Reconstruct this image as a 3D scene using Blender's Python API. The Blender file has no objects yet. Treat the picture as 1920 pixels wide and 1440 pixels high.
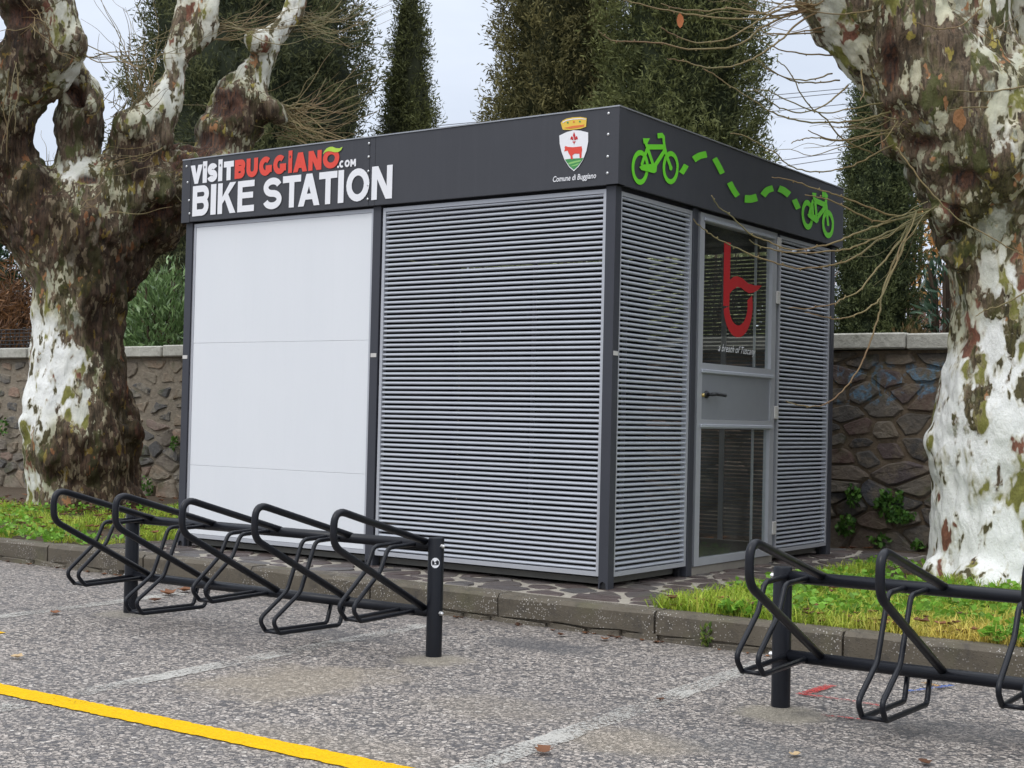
import bpy, bmesh, math, random
import numpy as np
from mathutils import Vector, Matrix, noise as mnoise
random.seed(7); rng = np.random.default_rng(7)
S = bpy.context.scene
COL = S.collection
R = math.radians

# ------------------------------------------------------------------ camera
FPX, YAW, PITCH, ROLL = 2691.11, 0.6151, 0.0247, 0.0226
CAM = np.array([4.217, -6.9677, 0.9555])
def _axes():
    cy, sy, cp, sp = math.cos(YAW), math.sin(YAW), math.cos(PITCH), math.sin(PITCH)
    fw = np.array([-sy*cp, cy*cp, sp]); r = np.array([cy, sy, 0.0]); u = np.cross(r, fw)
    c, s = math.cos(ROLL), math.sin(ROLL)
    return c*r+s*u, -s*r+c*u, fw
AR, AU, AF = _axes()
cd = bpy.data.cameras.new('camera'); cam = bpy.data.objects.new('camera', cd); COL.objects.link(cam)
cd.sensor_width = 36.0; cd.lens = FPX/1920*36.0; cd.clip_start = 0.1; cd.clip_end = 900
M = Matrix.Identity(4)
for i in range(3):
    M[i][0], M[i][1], M[i][2], M[i][3] = AR[i], AU[i], -AF[i], CAM[i]
cam.matrix_world = M
S.camera = cam
# surveying helpers: where the ray through a point of the photograph meets a real plane
def ray(px, py): return AF+AR*(px-960)/FPX-AU*(py-720)/FPX
def onz(px, py, z): d = ray(px, py); return CAM+d*((z-CAM[2])/d[2])
def ony(px, py, y): d = ray(px, py); return CAM+d*((y-CAM[1])/d[1])
def onx(px, py, x): d = ray(px, py); return CAM+d*((x-CAM[0])/d[0])
def at(px, py, depth): return CAM+depth*ray(px, py)

# ------------------------------------------------------------------ sky, sun, exposure
W = bpy.data.worlds.new('World'); S.world = W; W.use_nodes = True
SUN_EL, SUN_AZ = R(50), R(184)      # azimuth clockwise from +Y: sun over the car park, front left
def world():
    nt = W.node_tree; nt.nodes.clear(); n = nt.nodes.new; L = nt.links.new
    out = n('ShaderNodeOutputWorld'); bg = n('ShaderNodeBackground'); bg.inputs['Strength'].default_value = 0.1
    sky = n('ShaderNodeTexSky'); sky.sky_type = 'NISHITA'; sky.sun_disc = False
    sky.sun_elevation = SUN_EL; sky.sun_rotation = SUN_AZ; sky.dust_density = 3; sky.ozone_density = 1.5
    tc = n('ShaderNodeTexCoord'); sep = n('ShaderNodeSeparateXYZ'); L(tc.outputs['Generated'], sep.inputs[0])
    # overcast dome: brighter towards the zenith
    mr = n('ShaderNodeMapRange'); mr.inputs[1].default_value = 0.18; mr.inputs[2].default_value = 1.0; mr.interpolation_type = 'SMOOTHSTEP'
    mr.inputs[3].default_value = 0.0; mr.inputs[4].default_value = 1.0; L(sep.outputs[2], mr.inputs[0])
    c = n('ShaderNodeMix'); c.data_type = 'RGBA'
    c.inputs[6].default_value = (8.1, 8.9, 10.3, 1); c.inputs[7].default_value = (23, 24, 25.5, 1); L(mr.outputs[0], c.inputs[0])
    mp = n('ShaderNodeMapping'); mp.inputs['Scale'].default_value = (1.6, 1.6, 4.5); L(tc.outputs['Generated'], mp.inputs[0])
    nz = n('ShaderNodeTexNoise'); nz.inputs['Scale'].default_value = 3.0; nz.inputs['Detail'].default_value = 5; L(mp.outputs[0], nz.inputs['Vector'])
    r2 = n('ShaderNodeMapRange'); r2.inputs[1].default_value = 0.35; r2.inputs[2].default_value = 0.7
    r2.inputs[3].default_value = 0.8; r2.inputs[4].default_value = 1.0; L(nz.outputs[0], r2.inputs[0])
    mx = n('ShaderNodeMix'); mx.data_type = 'RGBA'; L(r2.outputs[0], mx.inputs[0]); L(sky.outputs[0], mx.inputs[6]); L(c.outputs[2], mx.inputs[7])
    L(mx.outputs[2], bg.inputs['Color']); L(bg.outputs[0], out.inputs[0])
world()
sd = bpy.data.lights.new('sun', 'SUN'); sd.energy = 1.0; sd.angle = R(25); sd.color = (1.0, 0.96, 0.9)
so = bpy.data.objects.new('sun', sd); COL.objects.link(so)
sdir = Vector((math.sin(SUN_AZ)*math.cos(SUN_EL), math.cos(SUN_AZ)*math.cos(SUN_EL), math.sin(SUN_EL)))
so.rotation_euler = (-sdir).to_track_quat('-Z', 'Y').to_euler(); so.location = (-5, -12, 15)
S.view_settings.view_transform = 'Standard'; S.view_settings.look = 'None'
S.view_settings.exposure = 0.0; S.view_settings.gamma = 1.0; S.view_settings.use_curve_mapping = False
S.cycles.max_bounces = 8; S.cycles.transparent_max_bounces = 24

# ------------------------------------------------------------------ materials
class NT:
    def __init__(s, name):
        s.m = bpy.data.materials.new(name); s.m.use_nodes = True; s.t = s.m.node_tree
        s.t.nodes.clear(); s.out = s.t.nodes.new('ShaderNodeOutputMaterial'); s.b = s.t.nodes.new('ShaderNodeBsdfPrincipled')
        s.l(s.b.outputs[0], s.out.inputs[0]); s._tc = None
    def n(s, k): return s.t.nodes.new(k)
    def l(s, a, b): s.t.links.new(a, b)
    def set(s, inp, v):
        if hasattr(v, 'is_output'): s.l(v, inp)
        else: inp.default_value = v
    def co(s, scale=(1, 1, 1), kind='Object', loc=(0, 0, 0)):
        if s._tc is None: s._tc = s.n('ShaderNodeTexCoord')
        mp = s.n('ShaderNodeMapping'); mp.inputs['Scale'].default_value = scale; mp.inputs['Location'].default_value = loc
        s.l(s._tc.outputs[kind], mp.inputs[0]); return mp.outputs[0]
    def noise(s, vec, scale=5, detail=3, rough=0.5, dist=0.0, out=0):
        x = s.n('ShaderNodeTexNoise'); s.l(vec, x.inputs['Vector']); x.inputs['Scale'].default_value = scale
        x.inputs['Detail'].default_value = detail; x.inputs['Roughness'].default_value = rough; x.inputs['Distortion'].default_value = dist
        return x.outputs[out]
    def voro(s, vec, scale=5, feature='F1', out='Distance', rnd=1.0):
        x = s.n('ShaderNodeTexVoronoi'); x.feature = feature; s.l(vec, x.inputs['Vector']); x.inputs['Scale'].default_value = scale
        x.inputs['Randomness'].default_value = rnd; return x.outputs[out]
    def mr(s, v, a, b, c=0.0, d=1.0, smooth=False):
        x = s.n('ShaderNodeMapRange'); x.interpolation_type = 'SMOOTHSTEP' if smooth else 'LINEAR'
        s.set(x.inputs[0], v)
        for i, q in enumerate((a, b, c, d)): s.set(x.inputs[i+1], q)
        return x.outputs[0]
    def math(s, op, a, b=0.0, c=None):
        x = s.n('ShaderNodeMath'); x.operation = op; s.set(x.inputs[0], a); s.set(x.inputs[1], b)
        if c is not None: s.set(x.inputs[2], c)
        return x.outputs[0]
    def mix(s, f, a, b, mode='MIX'):
        x = s.n('ShaderNodeMix'); x.data_type = 'RGBA'; x.blend_type = mode; s.set(x.inputs[0], f)
        s.set(x.inputs[6], a if hasattr(a, 'is_output') or len(a) == 4 else (*a, 1)); s.set(x.inputs[7], b if hasattr(b, 'is_output') or len(b) == 4 else (*b, 1)); return x.outputs[2]
    def ramp(s, f, stops, const=False):
        x = s.n('ShaderNodeValToRGB'); e = x.color_ramp.elements
        if const: x.color_ramp.interpolation = 'CONSTANT'
        while len(e) < len(stops): e.new(0.5)
        for i, (p, c) in enumerate(stops): e[i].position = p; e[i].color = (*c, 1)
        s.set(x.inputs[0], f); return x.outputs[0]
    def attr(s, name, out='Fac'):
        x = s.n('ShaderNodeAttribute'); x.attribute_name = name; return x.outputs[out]
    def rand(s): return s.n('ShaderNodeObjectInfo').outputs['Random']
    def sep(s, v):
        x = s.n('ShaderNodeSeparateXYZ'); s.l(v, x.inputs[0]); return x.outputs
    def bump(s, h, strength=0.3, dist=0.01, prev=None):
        x = s.n('ShaderNodeBump'); s.set(x.inputs['Strength'], strength); x.inputs['Distance'].default_value = dist; s.l(h, x.inputs['Height'])
        if prev is not None: s.l(prev, x.inputs['Normal'])
        s.l(x.outputs[0], s.b.inputs['Normal']); return x.outputs[0]
    def p(s, col=None, rough=None, metal=None, spec=None):
        if col is not None: s.set(s.b.inputs['Base Color'], col if hasattr(col, 'is_output') else (*col[:3], 1))
        if rough is not None: s.set(s.b.inputs['Roughness'], rough)
        if metal is not None: s.set(s.b.inputs['Metallic'], metal)
        if spec is not None: s.set(s.b.inputs['Specular IOR Level'], spec)
        return s
    def alpha(s, fac):      # worn away where fac = 0
        t = s.n('ShaderNodeBsdfTransparent'); m = s.n('ShaderNodeMixShader'); s.set(m.inputs[0], fac)
        s.l(t.outputs[0], m.inputs[1]); s.l(s.b.outputs[0], m.inputs[2]); s.l(m.outputs[0], s.out.inputs[0])
def plain(name, col, rough=0.5, metal=0.0, spec=0.5, var=0.12, scale=6, bump=0.0, bscale=150):
    q = NT(name); v = q.co()
    f = q.noise(v, scale, 4, 0.6)
    a = tuple(c*(1-var) for c in col); b = tuple(min(1, c*(1+var)) for c in col)
    q.p(q.mix(f, a, b), q.mr(q.noise(v, scale*3, 3), 0.3, 0.7, rough*0.88, min(1, rough*1.1)), metal, spec)
    if bump: q.bump(q.noise(v, bscale, 2), bump, 0.002)
    return q.m
MAT = {}
def m_fascia():
    q = NT('anthracite_sheet'); c = q.mix(q.noise(q.co(), 2.2, 4, 0.6), (0.047, 0.048, 0.055), (0.057, 0.059, 0.067))
    c = q.mix(q.mr(q.noise(q.co((10, 10, 0.5)), 2.4, 5, 0.65), 0.5, 0.8, 0, 0.10), c, (0.12, 0.12, 0.125))
    q.p(c, q.mr(q.noise(q.co(), 3, 4), 0.3, 0.7, 0.36, 0.52), 0, 0.28); q.bump(q.noise(q.co(), 1.6, 2), 0.06, 0.03); return q.m
MAT['fascia'] = m_fascia()
MAT['post'] = plain('anthracite_steel', (0.045, 0.047, 0.057), 0.42, 0, 0.35, 0.1, 5)
MAT['alu'] = plain('grey_aluminium', (0.46, 0.47, 0.50), 0.42, 0.35, 0.5, 0.06, 8)
MAT['slat'] = plain('grey_slat_aluminium', (0.43, 0.452, 0.495), 0.45, 0.15, 0.5, 0.06, 4)
MAT['rearslat'] = plain('shaded_rear_slats', (0.09, 0.09, 0.095), 0.5, 0.2, 0.4, 0.06, 4)  # darker than the front slats, interior shade put into the colour
MAT['flash'] = plain('edge_flashing', (0.35, 0.36, 0.38), 0.4, 0.5, 0.5, 0.1)
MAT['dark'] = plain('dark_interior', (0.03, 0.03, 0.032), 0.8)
MAT['floorplate'] = plain('kiosk_floor', (0.13, 0.125, 0.11), 0.6, 0, 0.4, 0.2)
MAT['plinth'] = plain('screed', (0.27, 0.245, 0.21), 0.7, 0, 0.4, 0.2, 9, 0.3)
MAT['doorpanel'] = plain('door_grey', (0.25, 0.26, 0.28), 0.4, 0.1, 0.5, 0.05)
MAT['black'] = plain('black_plastic', (0.015, 0.015, 0.017), 0.35)
MAT['brass'] = plain('brass', (0.5, 0.38, 0.15), 0.35, 0.8)
MAT['zinc'] = plain('zinc', (0.6, 0.6, 0.6), 0.35, 0.8)
MAT['rack'] = plain('black_powder_coat', (0.010, 0.011, 0.015), 0.36, 0, 0.28, 0.2, 12, 0.12, 400)
MAT['white'] = plain('white_print', (0.78, 0.78, 0.80), 0.45, 0, 0.4, 0.03)
MAT['red'] = plain('red_print', (0.70, 0.065, 0.04), 0.45, 0, 0.4, 0.05)
MAT['deepred'] = plain('deep_red_film', (0.50, 0.012, 0.015), 0.4, 0, 0.4, 0.05)
MAT['green'] = plain('green_print', (0.16, 0.66, 0.03), 0.45, 0, 0.4, 0.05)
MAT['leafgreen'] = plain('leaf_green_print', (0.42, 0.62, 0.06), 0.45, 0, 0.4, 0.2, 30)
MAT['hillgreen'] = plain('hill_green_print', (0.05, 0.25, 0.07), 0.45)
MAT['hilllight'] = plain('light_green_print', (0.25, 0.52, 0.15), 0.45)
MAT['yellow'] = plain('yellow_print', (0.75, 0.50, 0.06), 0.45)
MAT['orange'] = plain('orange_print', (0.70, 0.17, 0.04), 0.45)
MAT['tag'] = plain('silver_tag', (0.55, 0.53, 0.50), 0.4, 0, 0.5)
MAT['cable'] = plain('cable_sheath', (0.12, 0.12, 0.13), 0.6)

def m_panel():
    q = NT('white_composite'); v = q.co((1, 1, 0.25))
    f = q.noise(v, 4, 4, 0.6); g = q.mr(q.noise(q.co((1, 1, 1)), 90, 2), 0.62, 0.75)
    c = q.mix(f, (0.68, 0.70, 0.725), (0.725, 0.74, 0.76)); c = q.mix(q.math('MULTIPLY', g, 0.05), c, (0.35, 0.33, 0.3)); c = q.mix(q.mr(q.noise(q.co((14, 1, 0.35)), 2.2, 5, 0.65), 0.5, 0.8, 0, 0.10), c, (0.60, 0.61, 0.62))
    q.p(c, 0.42, 0, 0.4); q.bump(q.noise(q.co(), 2.5, 2), 0.05, 0.02); return q.m
MAT['panel'] = m_panel()

def m_glass():
    q = NT('window_glass'); q.t.nodes.remove(q.b)
    fr = q.n('ShaderNodeFresnel'); fr.inputs[0].default_value = 1.5
    t = q.n('ShaderNodeBsdfTransparent'); t.inputs[0].default_value = (0.93, 0.95, 0.93, 1)
    g = q.n('ShaderNodeBsdfGlossy'); g.inputs['Roughness'].default_value = 0.02; g.inputs[0].default_value = (0.9, 0.93, 0.95, 1)
    m = q.n('ShaderNodeMixShader'); front = q.math('SUBTRACT', 1.0, q.n('ShaderNodeNewGeometry').outputs['Backfacing']); q.l(q.math('MULTIPLY', q.math('MULTIPLY', fr.outputs[0], 1.0), front), m.inputs[0]); q.l(t.outputs[0], m.inputs[1]); q.l(g.outputs[0], m.inputs[2])
    df = q.n('ShaderNodeBsdfDiffuse'); df.inputs[0].default_value = (0.55, 0.55, 0.52, 1); m2 = q.n('ShaderNodeMixShader'); q.l(q.mr(q.noise(q.co((1, 1, 0.5)), 3, 4), 0.3, 0.7, 0.01, 0.035), m2.inputs[0]); q.l(m.outputs[0], m2.inputs[1]); q.l(df.outputs[0], m2.inputs[2]); q.l(m2.outputs[0], q.out.inputs[0])
    return q.m
MAT['glass'] = m_glass()

def m_road():
    q = NT('coarse_asphalt'); v = q.co()
    w = q.n('ShaderNodeVectorMath'); w.operation = 'ADD'
    sc = q.n('ShaderNodeVectorMath'); sc.operation = 'SCALE'; sc.inputs[3].default_value = 0.012
    q.l(q.noise(v, 60, 2, 0.5, 0, 1), sc.inputs[0]); q.l(v, w.inputs[0]); q.l(sc.outputs[0], w.inputs[1])
    vv = w.outputs[0]
    cc = q.voro(vv, 47, 'F1', 'Color'); d = q.voro(vv, 47, 'DISTANCE_TO_EDGE', 'Distance')
    r = q.sep(cc)
    stone = q.ramp(r[0], [(0.0, (0.07, 0.066, 0.068)), (0.14, (0.17, 0.155, 0.15)), (0.30, (0.38, 0.33, 0.285)), (0.70, (0.53, 0.46, 0.40)), (0.93, (0.61, 0.54, 0.475)), (1.0, (0.72, 0.66, 0.59))])
    tarry = q.mr(q.noise(v, 1.1, 4, 0.6), 0.35, 0.7, 0.0, 1.0)
    edge = q.mr(d, 0.02, 0.12)
    fine = q.noise(v, 230, 2, 0.6)
    c = q.mix(edge, (0.15, 0.135, 0.125), stone)
    pit = q.mr(q.noise(vv, 62, 3, 0.62, 0.8), 0.525, 0.57); c = q.mix(q.math('MULTIPLY', pit, 0.8), c, (0.045, 0.043, 0.044))
    c = q.mix(q.mr(fine, 0.35, 0.72, 0.0, 0.35), c, (0.09, 0.086, 0.088))
    c = q.mix(q.math('MULTIPLY', tarry, 0.25), c, (0.13, 0.125, 0.13))
    # sandy dirt and darker patches, each with its own place on the car park
    s = q.sep(v)
    def blob(px, py, rx, ry, col, amt, c):
        p = onz(px, py, -0.15)
        dx = q.math('DIVIDE', q.math('SUBTRACT', s[0], float(p[0])), rx); dy = q.math('DIVIDE', q.math('SUBTRACT', s[1], float(p[1])), ry)
        dd = q.math('SQRT', q.math('ADD', q.math('MULTIPLY', dx, dx), q.math('MULTIPLY', dy, dy)))
        k = q.math('ADD', dd, q.mr(q.noise(v, 3.2, 5, 0.65), 0.2, 0.8, -0.5, 0.5))
        return q.mix(q.mr(k, 1.1, 0.45, 0.0, amt, True), c, col)
    sand = (0.33, 0.275, 0.20)
    for a in [(560, 1275, 0.42, 0.55, sand, 0.55), (815, 1238, 0.20, 0.20, (0.32, 0.28, 0.22), 0.85), (1462, 1340, 0.22, 0.2, (0.31, 0.275, 0.215), 0.85),
              (250, 1150, 0.2, 0.22, (0.32, 0.285, 0.23), 0.7), (1180, 1390, 0.30, 0.25, sand, 0.45), (930, 1330, 0.5, 0.3, sand, 0.25), (600, 1400, 0.6, 0.3, sand, 0.25),
              (1020, 1212, 0.40, 0.22, (0.085, 0.083, 0.086), 0.7), (640, 1190, 0.35, 0.16, (0.09, 0.088, 0.09), 0.55), (1750, 1370, 0.5, 0.25, (0.09, 0.088, 0.09), 0.55), (1500, 1420, 0.6, 0.2, (0.1, 0.1, 0.1), 0.35)]:
        c = blob(*a, c)
    grit = q.math('MULTIPLY', q.mr(s[1], -1.0, -0.6), q.mr(q.noise(v, 2.6, 5, 0.7), 0.36, 0.62)); c = q.mix(q.math('MULTIPLY', grit, 0.55), c, (0.13, 0.105, 0.08))
    oil = q.mr(q.voro(vv, 1.9, 'F1', 'Distance'), 0.05, 0.16, 1, 0); c = q.mix(q.math('MULTIPLY', q.math('MULTIPLY', oil, q.mr(q.noise(v, 1.3, 2), 0.45, 0.6)), 0.55), c, (0.06, 0.058, 0.06))
    c = q.mix(q.mr(q.noise(q.co((0.35, 1, 1)), 0.9, 4, 0.6), 0.5, 0.72, 0, 0.28), c, (0.12, 0.115, 0.115))
    q.p(c, q.mr(q.noise(v, 2.0, 3), 0.3, 0.7, 0.55, 0.85), 0, 0.45)
    h = q.math('SUBTRACT', q.math('ADD', q.math('MULTIPLY', edge, 0.6), q.math('MULTIPLY', fine, 0.4)), q.math('MULTIPLY', pit, 0.8)); q.bump(h, 0.85, 0.006)
    return q.m
MAT['road'] = m_road()

def m_paint(name, col, lo, hi, dirt=0.25, amax=1.0):
    q = NT(name); v = q.co()
    n1 = q.noise(v, 70, 4, 0.7); n2 = q.noise(v, 3.0, 5, 0.65); n3 = q.noise(v, 330, 2)
    k = q.math('ADD', q.math('MULTIPLY', n1, 0.6), q.math('ADD', q.math('MULTIPLY', n2, 0.40), q.math('MULTIPLY', n3, 0.22)))
    c = q.mix(q.mr(n1, 0.45, 0.75, 0, dirt), col, tuple(x*0.45 for x in col)); q.p(c, 0.75, 0, 0.15)
    q.bump(q.math('ADD', n1, n3), 0.9, 0.006); q.alpha(q.mr(k, lo, hi, 0.0, amax)); return q.m
MAT['yline'] = m_paint('yellow_road_paint', (0.86, 0.50, 0.0), 0.45, 0.53, 0.55)
MAT['wline'] = m_paint('worn_white_road_paint', (0.64, 0.62, 0.57), 0.585, 0.665, 0.35, 0.8)
MAT['wline2'] = m_paint('very_worn_white_road_paint', (0.60, 0.58, 0.53), 0.595, 0.67, 0.35, 0.8)
MAT['rpaint'] = m_paint('worn_red_paint', (0.55, 0.06, 0.055), 0.565, 0.66, 0.3, 0.85)
MAT['bpaint'] = m_paint('worn_blue_paint', (0.05, 0.14, 0.45), 0.52, 0.62, 0.3, 0.85)
MAT['opaint'] = m_paint('worn_orange_paint', (0.6, 0.30, 0.05), 0.52, 0.62, 0.3, 0.85)

def m_stone(name, stops, bscale=14, bstr=0.7, rough=0.8, moss=0.0, graffiti=False, lichen=0.3, wash=None):
    q = NT(name); v = q.co(); r = q.rand()
    c = q.ramp(r, stops)
    c = q.mix(q.mr(q.noise(v, bscale, 6, 0.7), 0.3, 0.7, 0.0, 0.65), c, q.mix(1.0, c, (0.45, 0.43, 0.42), 'MULTIPLY'))
    c = q.mix(q.mr(q.noise(v, bscale*4, 4, 0.7), 0.58, 0.72, 0.0, lichen), c, (0.40, 0.38, 0.32))
    if wash: c = q.mix(q.mr(q.noise(v, 5.5, 6, 0.7), 0.47, 0.60, 0, 0.8), c, wash)
    if moss:
        c = q.mix(q.mr(q.noise(v, 3.5, 5, 0.65), 0.56, 0.66, 0.0, moss), c, (0.075, 0.085, 0.03))
    if graffiti:      # faded blue spray paint on the top courses right of the kiosk
        s = q.sep(v)
        zone = q.math('MULTIPLY', q.mr(s[2], 1.13, 1.17), q.mr(s[2], 1.50, 1.46)); zone = q.math('MULTIPLY', zone, q.mr(s[0], -0.7, -0.6))
        st = q.mr(q.noise(q.co((1, 1, 0.6)), 6.5, 2, 0.5, 1.5), 0.50, 0.56); st = q.math('MULTIPLY', st, q.mr(q.noise(v, 40, 3), 0.3, 0.6))
        c = q.mix(q.math('MULTIPLY', q.math('MULTIPLY', zone, st), 0.8), c, (0.13, 0.25, 0.36))
    q.p(c, rough, 0, 0.35)
    q.bump(q.noise(v, bscale*1.6, 7, 0.7), bstr, 0.03); return q.m
WST = [(0.0, (0.10, 0.10, 0.102)), (0.3, (0.18, 0.165, 0.145)), (0.55, (0.26, 0.21, 0.155)), (0.78, (0.33, 0.26, 0.185)), (0.92, (0.34, 0.23, 0.17)), (1.0, (0.15, 0.155, 0.165))]
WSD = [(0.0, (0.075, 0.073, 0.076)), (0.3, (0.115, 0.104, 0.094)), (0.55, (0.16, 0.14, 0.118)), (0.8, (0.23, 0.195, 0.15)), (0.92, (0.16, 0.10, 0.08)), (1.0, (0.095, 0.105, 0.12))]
MAT['wstone'] = m_stone('wall_stone', WST, 13, 0.9, 0.85, 0.55, wash=(0.27, 0.235, 0.18))
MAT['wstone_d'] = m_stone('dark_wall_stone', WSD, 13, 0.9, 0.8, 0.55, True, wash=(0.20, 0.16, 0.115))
MAT['mortar'] = m_stone('earth_mortar', [(0, (0.30, 0.255, 0.195)), (1, (0.30, 0.255, 0.195))], 11, 1.0, 0.9, 0.35)
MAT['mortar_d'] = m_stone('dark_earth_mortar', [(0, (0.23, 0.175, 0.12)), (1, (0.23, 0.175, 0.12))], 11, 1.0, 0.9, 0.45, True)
MAT['coping'] = m_stone('coping_stone', [(0, (0.46, 0.45, 0.40)), (1, (0.58, 0.57, 0.50))], 16, 0.5, 0.85, 0.35, False, 0.45)
MAT['pave'] = m_stone('porphyry', [(0.0, (0.075, 0.058, 0.055)), (0.5, (0.11, 0.082, 0.075)), (0.8, (0.095, 0.088, 0.085)), (1.0, (0.15, 0.115, 0.10))], 22, 0.25, 0.42, 0.0)
MAT['pmortar'] = m_stone('pale_mortar', [(0, (0.40, 0.365, 0.305)), (1, (0.40, 0.365, 0.305))], 18, 0.35, 0.6, 0.15)
def m_kerb():
    q = NT('kerb_concrete'); v = q.co(); s = q.sep(v)
    c = q.mix(q.noise(v, 4, 5, 0.6), (0.07, 0.057, 0.039), (0.145, 0.123, 0.092))
    c = q.mix(q.mr(q.noise(v, 9, 5, 0.7), 0.5, 0.66, 0, 0.75), c, (0.055, 0.048, 0.04))
    sp = q.mr(q.voro(v, 75, 'F1', 'Distance'), 0.22, 0.30, 1, 0); c = q.mix(q.math('MULTIPLY', sp, q.mr(q.noise(v, 6, 3), 0.45, 0.6)), c, (0.42, 0.39, 0.35))
    c = q.mix(q.mr(q.noise(q.co((1, 1, 1), 'Object', (3, 7, 1)), 2.6, 4), 0.55, 0.68, 0, 0.4), c, (0.10, 0.10, 0.04))
    q.p(c, 0.72, 0, 0.4); q.bump(q.math('ADD', q.noise(v, 40, 5, 0.7), sp), 0.5, 0.008); return q.m
MAT['kerb'] = m_kerb()
def m_soil():
    q = NT('soil'); v = q.co()
    c = q.mix(q.noise(v, 8, 6, 0.7), (0.055, 0.042, 0.03), (0.12, 0.09, 0.062))
    c = q.mix(q.mr(q.voro(v, 26, 'F1', 'Distance'), 0.15, 0.25, 0.5, 0), c, (0.16, 0.10, 0.05))
    q.p(c, 0.9, 0, 0.2); q.bump(q.noise(v, 30, 5, 0.7), 0.8, 0.03); return q.m
MAT['soil'] = m_soil()
MAT['ground'] = plain('far_ground', (0.08, 0.075, 0.05), 0.95, 0, 0.2, 0.3, 0.5)

def m_bark():
    q = NT('plane_bark'); tone = q.attr('tone'); wound = q.attr('wound')
    w = q.n('ShaderNodeVectorMath'); w.operation = 'ADD'; sc = q.n('ShaderNodeVectorMath'); sc.operation = 'SCALE'; sc.inputs[3].default_value = 0.05
    v0 = q.co((1, 1, 0.5)); q.l(q.noise(v0, 11, 3, 0.55, 0, 1), sc.inputs[0]); q.l(v0, w.inputs[0]); q.l(sc.outputs[0], w.inputs[1]); v = w.outputs[0]
    def off(k):
        x = q.n('ShaderNodeVectorMath'); x.operation = 'ADD'; q.l(v, x.inputs[0]); x.inputs[1].default_value = (k*3.7, k*1.9, k*5.3); return x.outputs[0]
    fibre = q.noise(q.co((1, 1, 0.10)), 55, 5, 0.65); crumb = q.noise(q.co((1, 1, 0.45)), 38, 5, 0.75)
    # smooth pale bark
    pale = q.mix(q.mr(tone, 0.12, 0.55), (0.83, 0.83, 0.80), (0.54, 0.515, 0.37))
    pale = q.mix(q.mr(q.noise(off(1), 5, 3), 0.42, 0.62, 0, 0.75), pale, q.mix(q.mr(tone, 0.1, 0.5), (0.75, 0.755, 0.71), (0.36, 0.37, 0.26)))
    pale = q.mix(q.mr(q.noise(q.co((1, 1, 2.2)), 42, 4, 0.7), 0.58, 0.66, 0, 0.35), pale, (0.42, 0.39, 0.31))
    def patch(c, k, scale, t, col, col2, gain=0.0, soft=0.012, detail=3.2, rim=0.5):
        n = q.math('MULTIPLY_ADD', tone, gain, q.noise(off(k), scale, detail, 0.55))
        c = q.mix(q.mr(n, t-0.05, t-0.015, 0, rim), c, (0.42, 0.38, 0.25))
        return q.mix(q.mr(n, t-soft, t+soft), c, q.mix(q.mr(crumb, 0.35, 0.65), col, col2))
    pale = patch(pale, 2, 5.2, 0.615, (0.24, 0.23, 0.06), (0.14, 0.135, 0.035), 0.06)
    pale = patch(pale, 12, 8.5, 0.63, (0.10, 0.085, 0.035), (0.06, 0.05, 0.025), 0.05)
    pale = patch(pale, 4, 5.8, 0.655, (0.24, 0.10, 0.06), (0.11, 0.05, 0.035), 0.05)
    # rough old bark
    br = q.ramp(q.noise(off(5), 7, 5, 0.65), [(0.28, (0.045, 0.038, 0.020)), (0.42, (0.12, 0.085, 0.052)), (0.52, (0.21, 0.15, 0.10)), (0.62, (0.12, 0.105, 0.045)), (0.75, (0.28, 0.225, 0.15))])
    br = q.mix(q.mr(q.noise(off(6), 3.2, 4, 0.6), 0.52, 0.62, 0, 0.7), br, q.mix(crumb, (0.045, 0.042, 0.014), (0.14, 0.135, 0.035)))
    br = q.mix(q.mr(q.noise(off(9), 5.5, 4, 0.6), 0.60, 0.66, 0, 0.8), br, q.mix(crumb, (0.10, 0.04, 0.025), (0.24, 0.105, 0.065)))
    br = q.mix(q.mr(fibre, 0.36, 0.54, 0.8, 0), br, (0.024, 0.019, 0.013))
    br = q.mix(q.mr(fibre, 0.60, 0.72, 0, 0.5), br, (0.24, 0.19, 0.13))
    br = patch(br, 7, 10, 0.615, (0.56, 0.52, 0.37), (0.42, 0.39, 0.26), 0.0, 0.012, 3, 0.0)
    br = patch(br, 8, 9, 0.645, (0.46, 0.36, 0.09), (0.30, 0.25, 0.06), 0.0, 0.012, 3, 0.0)
    br = patch(br, 10, 5.5, 0.612, (0.50, 0.49, 0.39), (0.33, 0.34, 0.26), -0.05, 0.012, 3.5, 0.3)
    vf = q.co((1, 1, 0.30)); fl = q.noise(vf, 21, 3, 0.55); zone = q.mr(q.noise(off(14), 2.6, 3), 0.44, 0.56)
    br = q.mix(q.math('MULTIPLY', q.mr(fl, 0.575, 0.60), zone), br, q.mix(crumb, (0.60, 0.57, 0.43), (0.40, 0.40, 0.24)))
    br = q.mix(q.math('MULTIPLY', q.mr(q.noise(off(15), 6.5, 4, 0.6), 0.57, 0.61), 0.85), br, q.mix(crumb, (0.055, 0.060, 0.018), (0.125, 0.135, 0.04)))
    br = q.mix(q.mr(q.noise(off(16), 7.5, 3, 0.55), 0.655, 0.675), br, (0.40, 0.20, 0.09))
    br = q.mix(q.mr(tone, 0.9, 1.25, 0, 0.9), br, q.mix(1.0, br, (0.36, 0.27, 0.23), 'MULTIPLY'))
    edge = q.math('ADD', tone, q.math('MULTIPLY', q.math('SUBTRACT', q.noise(off(3), 5.6, 4.5, 0.6), 0.5), 2.9))
    c = q.mix(q.mr(edge, 0.38, 0.47, 0, 0.55), pale, (0.26, 0.20, 0.12))
    c = q.mix(q.mr(edge, 0.47, 0.50), c, br)
    c = q.mix(q.mr(wound, 0.25, 0.6, 0, 0.96), c, q.mix(q.mr(fibre, 0.35, 0.62), (0.15, 0.065, 0.035), (0.024, 0.018, 0.018)))
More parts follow.
